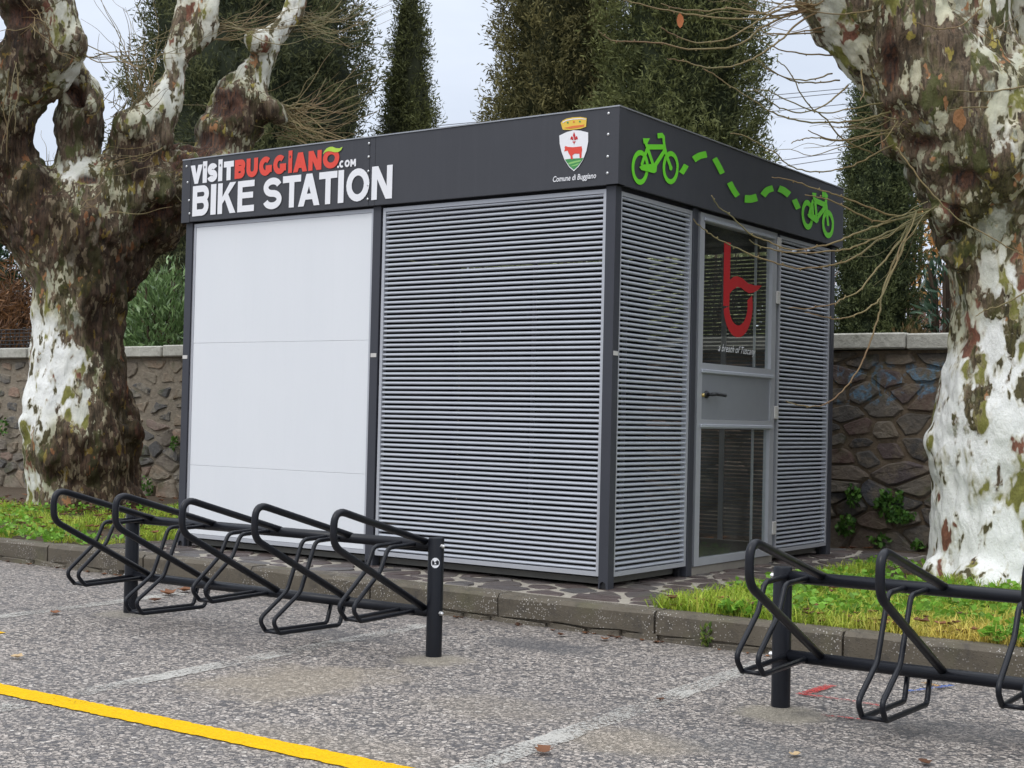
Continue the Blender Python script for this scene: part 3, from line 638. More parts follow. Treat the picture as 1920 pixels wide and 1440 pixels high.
def glyph(ch, w, h, t):
    rect = lambda a, b, c, d: [(a, b), (c, b), (c, d), (a, d)]
    if ch == 'I': return [rect(0, 0, w, h)]
    if ch == '.': return [arc(w/2, w/2, w/2, w/2, 0, 330, 11)]
    if ch == 'T': return [rect(0, h-t, w, h), rect(w/2-t/2, 0, w/2+t/2, h-t)]
    if ch == 'E': return [rect(0, 0, t, h), rect(t, 0, w, t*.95), rect(t, h-t*.95, w, h), rect(t, h*.53-t*.45, w*.93, h*.53+t*.45)]
    if ch == 'K': return [rect(0, 0, t, h), [(t*.9, h*.30), (t*.9, h*.52), (w*.66, h), (w, h)], [(w*.36, h*.52), (w*.55, h*.66), (w, 0), (w-t*1.25, 0)]]
    if ch == 'B':
        m = h*.53; rt, rb = (h-m)/2+t/4, m/2+t/4
        up = [(t*.9, h-t/2)]+arc(w*.93-rt+t*.25, h-rt, rt-t/2, rt-t/2, 90, -90, 12)+[(t*.9, h-2*rt+t/2)]
        lo = [(t*.9, 2*rb-t/2)]+arc(w-rb, rb, rb-t/2, rb-t/2, 90, -90, 12)+[(t*.9, t/2)]
        return [rect(0, 0, t, h)]+strip(up, t)+strip(lo, t)
    if ch == 'S':
        ry = (h-t)/4; rx = w/2-t/2
        P = arc(w/2, h-t/2-ry, rx*.97, ry, 18, 255, 20)+arc(w/2, t/2+ry, rx, ry, 75, -165, 20); return strip(P, t)
    if ch == 'A':
        q = t*1.12; a = w/2-q*.52; b = w/2+q*.52
        return [[(0, 0), (q, 0), (b-q*.0, h), (a, h)], [(w-q, 0), (w, 0), (b, h), (b-q*.9, h*.86)], [(w*.28, h*.2), (w*.72, h*.2), (w*.66, h*.2+t*.85), (w*.34, h*.2+t*.85)]]
    if ch == 'O': return strip(arc(w/2, h/2, w/2-t/2, h/2-t/2, 0, 345, 23), t, True)
    if ch == 'C': return strip(arc(w/2, h/2, w/2-t/2, h/2-t/2, 48, 312, 20), t)
    if ch == 'G': return strip(arc(w/2, h/2, w/2-t/2, h/2-t/2, 48, 335, 22), t)+[rect(w-t, h*.16, w, h*.53), rect(w*.52, h*.53-t*.95, w-t, h*.53)]
    if ch == 'U': return strip([(t/2, h)]+arc(w/2, w/2, w/2-t/2, w/2-t/2, 180, 360, 14)+[(w-t/2, h)], t)
    if ch == 'N': return [rect(0, 0, t, h), rect(w-t, 0, w, h), [(0, h), (t*1.15, h), (w, 0), (w-t*1.15, 0)]]
    if ch == 'V': return [[(0, h), (t*1.1, h), (w/2+t*.42, 0), (w/2-t*.42, 0)], [(w-t*1.1, h), (w, h), (w/2+t*.42, 0), (w/2-t*.35, t*.5)]]
    if ch == 'M': return [rect(0, 0, t, h), rect(w-t, 0, w, h), [(0, h), (t*1.1, h), (w/2+t*.5, h*.25), (w/2-t*.4, h*.25)], [(w-t*1.1, h), (w, h), (w/2+t*.4, h*.25), (w/2-t*.5, h*.25)]]
def print_front(name, mat, polys, parent=K, y=-0.0015, label=None):
    m = MB()
    for k, P in enumerate(polys): m.add([(p[0], y-0.00006*k, p[1]) for p in P], [tuple(range(len(P)))])
    o = m.build(name, mat, parent)
    if label: o['label'] = label
    return o
def word(chars, z0, z1, t, mat, name='lettering', talls=None):
    for ch, a, b in chars:
        xa, xb = ony(a, 0, 0), ony(b, 0, 0)
        # the vertical of the wall leans in the picture: solve x on the wall at mid height of the row
        def solve(px):
            lo, hi = -4.0, 0.3
            for _ in range(50):
                mid = (lo+hi)/2; d = np.array([mid, 0, z0])-CAM; q = 960+FPX*(d@AR)/(d@AF)
                lo, hi = (mid, hi) if q < px else (lo, mid)
            return lo
        x0, x1 = solve(a), solve(b); h = z1-z0
        if ch == 'i': h = h+0.02; gl = glyph('I', x1-x0, h, t)
        else: gl = glyph(ch, x1-x0, h, t)
        print_front(name, mat, [[(p[0]+x0, p[1]+z0) for p in P] for P in gl])
        if ch == 'i': print_front('letter_dot', MAT['fascia'], [[(x0+(x1-x0)/2+0.006*math.cos(k*.785), z0+h-0.042+0.010*math.sin(k*.785)) for k in range(8)]], y=-0.0035)
word([('B', 360.6, 391), ('I', 394.6, 404.6), ('K', 407.8, 441.6), ('E', 445, 476.2), ('S', 493.2, 528), ('T', 529.5, 563.5), ('A', 558.9, 599.2), ('T', 597.5, 631.5), ('I', 633.4, 644), ('O', 649, 692), ('N', 696.4, 735)], 2.343, 2.558, 0.046, MAT['white'])
word([('V', 357, 379.5), ('i', 380, 388), ('S', 389, 407.5), ('i', 409, 416.8), ('T', 419.3, 438)], 2.574, 2.707, 0.041, MAT['white'])
word([('B', 440, 459.2), ('U', 462, 483.5), ('G', 486, 509.8), ('G', 512.4, 536.5), ('i', 540.5, 547.6), ('A', 549.8, 576), ('N', 578.2, 602.7), ('O', 605.5, 636)], 2.577, 2.708, 0.038, MAT['red'])
word([('.', 632.5, 636), ('C', 636.5, 645.5), ('O', 646.5, 656), ('M', 657, 667.5)], 2.574, 2.622, 0.0135, MAT['white'])
def pxf(P, sc, ox, oy): return [tuple(ony(ox+x/sc, oy+y/sc, 0.0)[[0, 2]]) for x, y in P]
print_front('leaf_motif', MAT['leafgreen'], [pxf([(575, 170), (600, 120), (640, 72), (690, 48), (735, 46), (790, 68), (850, 72), (900, 48), (875, 100), (830, 132), (770, 138), (715, 122), (660, 118), (615, 135)], 8.727, 540, 270)], y=-0.004)
# coat of arms
E7 = lambda P: pxf(P, 7.2, 1000, 180)
print_front('emblem', MAT['white'], [E7([(353, 535), (450, 488), (545, 462), (640, 468), (742, 493), (742, 620), (718, 742), (672, 864), (612, 955), (550, 1016), (488, 963), (422, 862), (382, 752), (357, 640)])], label='white shield with red bull, lily and green hills under a yellow crown')
print_front('emblem_crown', MAT['yellow'], [E7([(372, 362), (400, 330), (450, 305), (540, 288), (640, 283), (722, 298), (714, 415), (640, 442), (500, 460), (400, 456), (390, 430)])])
print_front('emblem_crown_lining', MAT['orange'], [E7([(412, 434), (540, 403), (692, 386), (685, 412), (600, 428), (500, 442)])], y=-0.0028)
print_front('emblem_crown_band', MAT['white'], [E7([(395, 352), (450, 322), (545, 305), (640, 300), (712, 310), (712, 320), (640, 312), (545, 318), (450, 336), (400, 365)])], y=-0.0027)
for x, y, c in ((468, 360, 'hillgreen'), (550, 350, 'orange'), (632, 346, 'hillgreen')): print_front('emblem_gem', MAT[c], [E7([(x+14*math.cos(k*1.05), y+14*math.sin(k*1.05)) for k in range(6)])], y=-0.0032)
print_front('emblem_bull', MAT['red'], [E7([(424, 692), (438, 676), (470, 688), (540, 692), (655, 680), (662, 720), (655, 780), (652, 838), (628, 838), (626, 780), (560, 778), (532, 800), (538, 852), (508, 852), (504, 812), (480, 775), (468, 738), (420, 748), (430, 712)])], y=-0.003)
print_front('emblem_lily', MAT['deepred'], [E7([(552, 485), (570, 530), (556, 595), (538, 530)]), E7([(500, 585), (515, 545), (535, 550), (546, 600), (522, 590)]), E7([(606, 582), (592, 542), (572, 548), (558, 600), (584, 588)]), E7([(528, 615), (578, 612), (562, 630), (555, 655), (545, 632)])], y=-0.003)
print_front('emblem_hill', MAT['hillgreen'], [E7([(428, 858), (520, 846), (682, 838), (660, 872), (606, 945), (550, 998), (494, 952)])], y=-0.0026)
print_front('emblem_field', MAT['hilllight'], [E7([(470, 905), (560, 880), (655, 862), (640, 884), (560, 905), (490, 925)]), E7([(500, 948), (560, 930), (625, 905), (600, 935), (540, 950)])], y=-0.0032)
def text(name, s, mat, parent, right, up, origin, width, height, shear=0.0, off=0.012, nrm=(0, -1, 0)):
    cu = bpy.data.curves.new(name, 'FONT'); cu.body = s; cu.shear = shear; cu.offset = off; cu.resolution_u = 3
    tmp = bpy.data.objects.new('tmp_text', cu); COL.objects.link(tmp)
    dg = bpy.context.evaluated_depsgraph_get(); dg.update(); me = bpy.data.meshes.new_from_object(tmp.evaluated_get(dg)); bpy.data.objects.remove(tmp)
    co = np.array([v.co[:] for v in me.vertices]); mn, mx = co.min(0), co.max(0); k = (co-mn)/np.maximum(mx-mn, 1e-6)
    P = np.array(origin)+np.outer(k[:, 0]*width, right)+np.outer(k[:, 1]*height, up)
    me.vertices.foreach_set('co', P.astype(np.float32).ravel()); me.update(); me.materials.clear(); me.materials.append(mat)
    return link(name, me, parent)
a, b = ony(1037, 343, 0), ony(1118, 334, 0)
text('lettering', 'Comune di Buggiano', MAT['white'], K, (1, 0, 0), (0, 0, 1), (a[0], -0.0025, a[2]-0.006), b[0]-a[0], 0.044, 0.2)
# green bicycles and dashed trail on the right fascia
def print_right(name, mat, polys, parent=K, x=0.0015):
    m = MB()
    for k, P in enumerate(polys): m.add([(x+0.00006*k, p[0], p[1]) for p in P], [tuple(range(len(P)))])
    return m.build(name, mat, parent)
def pxr(P, sc, ox, oy, X=0.0): return [np.array(onx(ox+x/sc, oy+y/sc, X)[[1, 2]]) for x, y in P]
def el(cx, cy, rx, ry, tilt=0, n=28): return [(cx+rx*math.cos(2*math.pi*i/n)+tilt*math.sin(2*math.pi*i/n), cy+ry*math.sin(2*math.pi*i/n)) for i in range(n)]
G4 = lambda P: pxr(P, 4.364, 1160, 220); G9 = lambda P: pxr(P, 9.0, 1500, 320)
w = 0.030
def S_(f, P, w, closed=False): return strip(f(P), w, closed)
b1 = S_(G4, el(173, 410, 59, 121), w, True)+S_(G4, el(421, 412, 56, 115), w, True)+S_(G4, [(215, 205), (280, 400)], w)+S_(G4, [(225, 243), (370, 243)], w)+S_(G4, [(378, 262), (293, 392)], w)+S_(G4, [(230, 250), (180, 395)], w*.9)+S_(G4, [(312, 152), (350, 148), (362, 165), (364, 200), (370, 250), (385, 310), (421, 412)], w)+[G4([(162, 408), (185, 388), (290, 378), (308, 392), (302, 445), (285, 458), (180, 432)]), G4([(192, 172), (250, 172), (226, 218), (198, 216)]), G4(el(420, 414, 14, 22, 0, 10))]
print_right('bicycle_pictogram', MAT['green'], b1)
w2 = 0.040
b2 = S_(G9, el(122, 745, 80, 205, 10), w2, True)+S_(G9, el(465, 900, 82, 195, 8), w2, True)+S_(G9, [(222, 420), (240, 500)], w2)+S_(G9, [(235, 500), (430, 585)], w2)+S_(G9, [(430, 600), (295, 775)], w2)+S_(G9, [(210, 505), (145, 730)], w2*.9)+S_(G9, [(245, 520), (268, 760)], w2)+S_(G9, [(200, 560), (212, 740)], w2*.8)+S_(G9, [(362, 400), (415, 405), (438, 440), (425, 530), (440, 650), (462, 905)], w2)+[G9([(112, 738), (150, 712), (302, 772), (302, 850), (270, 890), (215, 850), (128, 785)]), G9([(192, 372), (266, 378), (258, 432), (200, 428)]), G9(el(462, 905, 22, 30, 0, 10))]
print_right('bicycle_pictogram', MAT['green'], b2)
for P, ww in (([(510, 458), (532, 425), (552, 390)], 44), ([(612, 345), (660, 316), (718, 302)], 54), ([(782, 335), (815, 395), (848, 460)], 44), ([(905, 532), (935, 590), (972, 645)], 46), ([(1030, 666), (1080, 668), (1130, 655)], 62), ([(1178, 640), (1215, 597), (1262, 580)], 52), ([(1308, 582), (1350, 600), (1394, 635)], 54), ([(1436, 672), (1452, 710), (1470, 748)], 44)):
    # strokes drawn with even width in the picture, laid on the wall
    P = catmull([np.array(p, float) for p in P], 5); q = strip(P, ww); L = [x[3] for x in q]+[q[-1][2]]; Rr = [x[0] for x in q]+[q[-1][1]]
    ring = L+Rr[::-1]
    ring = [np.array(p) for p in fillet(ring+[ring[0]], 8, 2)[:-1]]
    print_right('trail_dash', MAT['green'], [G4([tuple(p) for p in ring])])
# red b and white script on the upper pane
GX = DX-0.0225; B5 = lambda P: pxr(P, 4.8, 1280, 380, GX)
bpoly = [B5([(374, 350), (433, 362), (424, 760), (420, 930), (366, 930), (368, 700)]), B5([(422, 700), (455, 668), (490, 660), (535, 680), (590, 728), (650, 745), (712, 746), (680, 785), (640, 808), (600, 816), (560, 795), (525, 765), (490, 758), (450, 785), (424, 820)])]
inner = [(500+84*math.cos(R(a)), 925+180*math.sin(R(a))) for a in range(-38, 181, 8)]; outer = [(498+132*math.cos(R(a)), 925+287*math.sin(R(a))) for a in range(-18, 181, 8)]
n_ = min(len(inner), len(outer)); inner = inner[-n_:]; outer = outer[-n_:]
for i in range(n_-1): bpoly.append(B5([inner[i], outer[i], outer[i+1], inner[i+1]]))
print_right('logo_letter', MAT['deepred'], bpoly, door, GX)
a, b = onx(1346, 661, GX), onx(1416, 668, GX)
text('script_lettering', 'a breath of Tuscany', MAT['white'], door, (0, 1, 0), (0, 0, 1), (GX+0.002, a[1], a[2]-0.005), b[1]-a[1], 0.062, 0.5, 0.0)

# ------------------------------------------------------------------ bicycle racks
RY, ZTOP, ZLOW = -1.70, 0.362, 0.052
def bike_rack(x0, label):
    t = thing('bicycle_rack', label, 'bike rack', group='five-bay bicycle racks beside the kerb')
    lx = [x0+0.169+0.4755*k for k in range(5)]; x1 = x0+2.121
    for k, x in enumerate((x0, x1)):
        p = MB().tube([(x, RY, ZR-0.02), (x, RY, 0.392), (x, RY, 0.3985)], [0.0375, 0.0375, 0.035], 24).build('post', MAT['rack'], t, True)
        p.data.set_sharp_from_angle(angle=R(40))
        s = -1 if k == 0 else 1
        for z in (ZTOP, ZLOW):
            MB().tube([(x+s*0.034, RY-0.004, z), (x+s*0.046, RY-0.004, z)], 0.011, 6).ball((x+s*0.046, RY-0.004, z), 0.008, 8, 4).build('bolt', MAT['zinc'], p)
        if k == 1:   # round white sticker wrapped on the post, with a dark mark
            def wrap(u, v, r): a = -0.62+u/r; return (x+r*math.cos(a-0.35), RY+r*math.sin(a-0.35), v)
            V = [wrap(0, 0.285, 0.038)]+[wrap(0.021*math.cos(q*.449), 0.285+0.024*math.sin(q*.449), 0.038) for q in range(14)]
            MB().add(V, [(0, 1+i, 1+(i+1) % 14) for i in range(14)]).build('sticker', MAT['white'], p)
            V = [wrap(a, 0.285+b, 0.0386) for a, b in ((-.002, .004), (.012, .014), (.010, .002), (.004, -.002))]+[wrap(a, 0.285+b, 0.0386) for a, b in ((-.008, -.006), (.006, -.006), (.006, -.011), (-.008, -.011))]
            MB().add(V, [(0, 1, 2, 3), (4, 5, 6, 7)]).build('sticker_mark', MAT['black'], p)
    for z in (ZTOP, ZLOW): MB().tube([(x0+0.03, RY, z), (x1-0.03, RY, z)], 0.0245, 16).build('rail', MAT['rack'], t, True)
    for k, x in enumerate(lx):
        P = fillet([(x, RY+0.005, ZTOP+0.010), (x, -2.352, 0.553), (x, -2.352, 0.394), (x, RY+0.005, ZLOW+0.008)], [0.075, 0.085], 8)
        MB().tube(P, 0.0165, 12).build('lean_loop', MAT['rack'], t, True)
        m = MB()
        for dx in (-0.145, -0.06):
            xx = x+dx
            if k % 2 == 0: q = [(RY, ZTOP+.002), (-1.915, .356), (-1.968, .25), (-2.155, .10), (-2.095, .040), (RY, .050)]; rr = [.045, .09, .045, .02]; end = (-2.10, .043)
            else: q = [(RY, ZTOP-.002), (-1.885, .354), (-1.985, .115), (-2.165, .0), (-2.118, -.060), (-1.70, -.064), (-1.668, .045)]; rr = [.045, .09, .05, .025, .03]; end = (-2.125, -.057)
            m.tube(fillet([(xx, a, b) for a, b in q], rr, 6), 0.0105, 10)
        m.tube([(x-0.145, *end), (x-0.06, *end)], 0.0085, 8)
        m.build('wheel_holder', MAT['rack'], t, True)
    return t
bike_rack(-2.036, 'black tubular bicycle rack seen whole in front of the white panel')
bike_rack(1.825, 'black tubular bicycle rack beside the right plane tree, cut off by the picture edge')

# ------------------------------------------------------------------ stone wall
WY = 4.30
wall = thing('stone_wall', 'long rubble stone wall with flat coping slabs running behind the kiosk and trees', 'wall')
MB().box((-22, WY+0.012, -0.3), (-3.0, WY+0.5, 1.585)).build('wall_core', MAT['mortar'], wall)
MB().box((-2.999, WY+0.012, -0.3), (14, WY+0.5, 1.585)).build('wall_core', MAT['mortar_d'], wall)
def wall_stones(x0, x1, gx, gz, mat, part, hi, lo):
    pts = []; z = 0.02; row = 0
    while z < 1.56:
        g = gz*random.uniform(0.75, 1.3); x = x0+random.uniform(0.02, gx)
        while x < x1:
            pts.append((x+random.uniform(-.3, .3)*gx, z+g/2+random.uniform(-.38, .38)*g)); x += gx*random.uniform(0.55, 1.5)
        z += g; row += 1
    pts = [p for p in pts if x0 < p[0] < x1 and -0.05 < p[1] < 1.57 and random.random() > 0.12]; n = 0; big = MB()
    SX = 0.62       # lay the cells out squashed so that stones come out wider than high
    cells = voronoi([(p[0]*SX, p[1]) for p in pts], (x0*SX, x1*SX, -0.08, 1.575), 0.9)
    for p, c in zip(pts, cells):
        if c is None: continue
        c = [np.array((k[0]/SX, k[1])) for k in c]
        up = p[1] > 0.62+0.25*mnoise.noise((p[0]*0.9, 0, 4))
        ring = shrink(c, random.uniform(*(hi if up else lo)), 0.07, 0.14)
        m = MB() if part else big
        stone_mb(m, ring, lambda u, v, h: (u, WY+0.014-h, v), random.uniform(0.014, 0.03) if up else random.uniform(0.03, 0.065), 0.0, 0.84)
        if part: m.build('stone', mat, wall, False); n += 1
    if not part: o = big.build('hidden_courses', mat, wall, True); o['kind'] = 'stuff'
    return n
n1 = wall_stones(-12.9, -7.9, 0.27, 0.15, MAT['wstone'], True, (0.035, 0.08), (0.010, 0.022))
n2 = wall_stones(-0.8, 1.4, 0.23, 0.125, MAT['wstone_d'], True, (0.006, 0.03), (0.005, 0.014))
wall_stones(-22, -12.91, 0.36, 0.24, MAT['wstone'], False, (0.03, 0.06), (0.01, 0.02))
wall_stones(-7.89, -0.81, 0.36, 0.24, MAT['wstone'], False, (0.015, 0.03), (0.01, 0.02))
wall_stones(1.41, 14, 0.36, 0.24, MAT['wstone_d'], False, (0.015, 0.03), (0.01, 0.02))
x = -22.0
cuts = []
while x < 14:
    L = random.uniform(0.85, 1.35)
    if x < 0.16 < x+L+0.3: L = 0.16-x                     # joint seen right of the kiosk
    if L > 0.05:
        j = lambda a: random.uniform(-a, a)
        m = MB().box((x+0.006, WY-0.075+j(.012), 1.592+j(.004)), (x+L-0.006, WY+0.56, 1.722+j(.008)))
        m.build('coping_slab', MAT['coping'], wall, bevel=0.012)
    x += max(L, 0.06)

# ------------------------------------------------------------------ plane trees
def plane_tree(name, label, depth, limbs, knobs, tones, wounds, voxel):
    t = thing(name, label, 'tree', group='pollarded plane trees flanking the kiosk')
    m = MB()
    for L in limbs:
        P = [at(x, y, d) for x, y, r, d in L]; rad = [r*d/FPX for x, y, r, d in L]
        Q = catmull([np.append(p, q) for p, q in zip(P, rad)], 5)
        m.tube([q[:3] for q in Q], [q[3] for q in Q], 20)
        for q in (Q[0], Q[-1]): m.ball(q[:3], q[3]*0.98, 16, 10)
    for x, y, r, d in knobs: m.ball(at(x, y, d), r*d/FPX, 14, 9, (1, 1, random.uniform(0.8, 1.2)))
    tmp = m.build('tmp', MAT['bark'])
    md = tmp.modifiers.new('r', 'REMESH'); md.mode = 'VOXEL'; md.voxel_size = voxel
    sm = tmp.modifiers.new('s', 'SMOOTH'); sm.iterations = 6; sm.factor = 0.6
    dg = bpy.context.evaluated_depsgraph_get(); dg.update(); me = bpy.data.meshes.new_from_object(tmp.evaluated_get(dg)); bpy.data.objects.remove(tmp)
    n = len(me.vertices); co = np.empty(n*3, np.float32); no = np.empty(n*3, np.float32)
    me.vertices.foreach_get('co', co); me.vertices.foreach_get('normal', no); co = co.reshape(-1, 3).astype(float); no = no.reshape(-1, 3)
    d = co-CAM; zz = d@AF; px = 960+FPX*(d@AR)/zz; py = 720-FPX*(d@AU)/zz
    T = np.array(tones, float); D2 = (px[:, None]-T[None, :, 0])**2+(py[:, None]-T[None, :, 1])**2+60; wgt = D2**-1.6; tone = (wgt*T[None, :, 2]).sum(1)/wgt.sum(1)
    wd = np.zeros(n); push = np.zeros(n)
    facing = np.clip(-(no@AF)*1.6, 0, 1)
    for x, y, rx, ry, amt, dep in wounds:
        g = np.exp(-(((px-x)/rx)**2+((py-y)/ry)**2)**1.5)*facing; wd = np.maximum(wd, g*amt); push += g*dep
    def f1(c): return 0.045*mnoise.noise(c*1.9)+0.05*abs(mnoise.noise(Vector((c[0]*3.3+9, c[1]*3.3, c[2]*2.2))))
    def f2(c): return 0.042*mnoise.noise(Vector((c[0]*5.2, c[1]*5.2, c[2]*3.4)))+0.022*mnoise.noise(Vector((c[0]*11, c[1]*11, c[2]*5.5)))+0.018*mnoise.noise(Vector((c[0]*26, c[1]*26, c[2]*11)))
    VV = [Vector(c) for c in co]; lo = np.array([f1(c) for c in VV]); hi = np.array([f2(c) for c in VV])
    co2 = co+no*(lo*0.8+hi*(0.48+1.0*np.clip(tone, 0, 1.1))-push-0.012)[:, None]
    me.vertices.foreach_set('co', co2.astype(np.float32).ravel())
    a = me.attributes.new('tone', 'FLOAT', 'POINT'); a.data.foreach_set('value', tone.astype(np.float32))
    a = me.attributes.new('wound', 'FLOAT', 'POINT'); a.data.foreach_set('value', wd.astype(np.float32))
    me.shade_smooth(); me.name = 'trunk'; me.materials.clear(); me.materials.append(MAT['bark']); me.update()
    link('trunk', me, t); return t
def dd(L, d, dz=0.0): return [(x, y, r, d+dz*i) for i, (x, y, r) in enumerate(L)]
DL = 14.3
left_limbs = [dd([(165, 985, 122), (163, 940, 110), (158, 900, 104), (153, 830, 108), (148, 760, 100), (146, 700, 90), (146, 640, 84), (146, 580, 84), (147, 520, 88), (146, 460, 97), (150, 405, 96), (165, 370, 70)], DL),
    dd([(130, 480, 88), (96, 420, 82), (40, 345, 62), (8, 275, 55), (10, 220, 55), (35, 160, 62), (75, 110, 72), (82, 60, 70), (70, 5, 66), (62, -60, 66), (60, -140, 50)], DL, -0.07),
    dd([(100, 500, 50), (40, 425, 46), (-30, 350, 55), (-90, 260, 60)], DL+0.1),
    dd([(140, 390, 80), (140, 340, 52), (143, 290, 42), (148, 235, 45), (150, 190, 42), (142, 155, 34), (125, 125, 24)], DL),
    dd([(180, 430, 85), (225, 365, 68), (258, 300, 54), (268, 255, 54), (288, 215, 40), (312, 178, 28), (328, 135, 21), (326, 95, 24), (336, 50, 22), (348, 0, 20), (352, -60, 18)], DL, 0.03),
    dd([(330, 130, 17), (352, 100, 16), (380, 68, 23), (388, 30, 24), (395, -20, 22), (400, -70, 20)], DL+0.2),
    dd([(230, 400, 70), (285, 370, 60), (330, 335, 46), (345, 320, 40)], DL+0.1),
    dd([(200, 520, 62), (235, 480, 50), (280, 435, 48), (330, 392, 46), (380, 345, 46), (412, 295, 48), (428, 250, 56), (448, 205, 55), (458, 172, 48), (478, 140, 27), (494, 105, 23), (500, 82, 28), (528, 55, 22), (550, 20, 22), (566, -30, 20), (575, -80, 18)], DL+0.3, 0.04),
    dd([(308, 288, 17), (350, 292, 22), (400, 300, 34)], DL+0.3)]
left_knobs = [(236, 812, 34, DL-0.1), (60, 800, 26, DL-0.3), (125, 75, 40, DL-0.55), (160, 200, 20, DL-0.2), (252, 240, 34, DL-0.1), (505, 205, 30, DL+0.6), (420, 185, 26, DL+0.5), (522, 222, 16, DL+0.6), (300, 350, 30, DL-0.2), (485, 78, 24, DL+0.55), (110, 960, 50, DL-0.2), (225, 950, 50, DL)]
lt = [(80, 520, .5), (100, 560, .45), (70, 620, .1), (100, 650, .08), (150, 680, .15), (80, 720, 0), (120, 740, 0), (60, 800, 0), (150, 780, .25), (165, 730, .2), (200, 560, 1.15), (205, 640, 1.15), (205, 720, 1.1), (225, 800, 1.0), (130, 830, .9), (95, 880, .85), (65, 900, .15), (160, 900, 1.0), (230, 900, 1.15), (75, 950, .35), (140, 450, 1.0), (60, 430, .95), (90, 350, 1.0), (125, 325, .2), (150, 310, .25), (150, 250, .8), (140, 145, .2), (20, 250, 1.0), (60, 110, .95), (120, 30, .35), (130, 80, .4), (20, 40, .9), (30, 190, .5), (260, 300, 1.0), (290, 205, .35), (315, 165, .22), (325, 60, .3), (385, 60, .32), (345, 20, .35), (240, 380, .6), (320, 350, .7), (300, 420, .9), (430, 280, .45), (460, 220, .9), (490, 100, .25), (540, 40, .22), (500, 130, .3), (300, 340, .7)]
lw = [(140, 172, 28, 26, 1, .16), (40, 30, 40, 22, .8, .08), (420, 190, 46, 30, 1, .05), (375, 268, 60, 26, 1, .03), (315, 400, 34, 22, 1, .12), (270, 432, 22, 26, .9, .10), (165, 335, 26, 10, .7, .04), (345, 300, 30, 20, 1, .05)]
lt = [(a, b, c*1.55 if c > .5 else c*1.15) for a, b, c in lt]
TL = plane_tree('plane_tree', 'gnarled pollarded plane tree with dark mossy bark left of the kiosk', DL, left_limbs, left_knobs, lt, lw, 0.023)
DR = 9.1
right_limbs = [dd([(1905, 1150, 190), (1902, 1100, 172), (1900, 1050, 158), (1898, 980, 150), (1900, 900, 146), (1896, 820, 150), (1905, 740, 141), (1912, 650, 131), (1912, 560, 129), (1905, 470, 131), (1895, 390, 140), (1880, 310, 158), (1850, 235, 160)], DR),
    dd([(1860, 300, 150), (1800, 212, 128), (1722, 122, 114), (1662, 50, 110), (1612, -30, 114), (1570, -115, 104), (1540, -220, 84), (1520, -310, 58), (1512, -400, 30)], DR-0.15),
    dd([(1860, 250, 120), (1830, 130, 86), (1818, 30, 80), (1822, -80, 75), (1840, -200, 58), (1850, -300, 44), (1856, -390, 24)], DR-0.1),
    dd([(1900, 320, 120), (1940, 190, 66), (1946, 90, 48), (1932, 0, 46), (1922, -80, 44), (1915, -170, 38), (1920, -260, 26), (1925, -330, 14)], DR+0.25)]
right_knobs = [(1772, 402, 42, DR-0.2), (1768, 826, 34, DR), (1712, 240, 62, DR-0.2), (1775, 300, 50, DR-0.3), (1770, 1085, 48, DR-0.1), (1840, 1110, 60, DR-0.4), (1795, 480, 30, DR-0.2)]
rt = [(1900, 1000, 0), (1760, 900, .15), (1760, 1000, .1), (1830, 850, 0), (1900, 700, 0), (1850, 640, .05), (1800, 620, .5), (1800, 700, .12), (1900, 540, .12), (1850, 500, .3), (1790, 460, 1.0), (1790, 540, .7), (1850, 400, .6), (1900, 400, .5), (1740, 320, .8), (1800, 300, .9), (1870, 330, .7), (1700, 200, .85), (1570, 40, .38), (1610, 130, .5), (1560, 100, .42), (1680, 80, .95), (1740, 150, .75), (1860, 60, .35), (1830, 120, .5), (1800, 220, .6), (1900, 200, .5), (1890, 270, .3)]
rw = [(1668, 110, 16, 60, .9, .07), (1800, 340, 40, 26, .8, .06), (1730, 270, 40, 20, .6, .05), (1790, 400, 16, 60, .7, .03), (1810, 640, 16, 40, .6, .015)]
TR = plane_tree('plane_tree', 'thick plane tree with white peeling trunk at right of the kiosk', DR, right_limbs, right_knobs, rt, rw, 0.020)
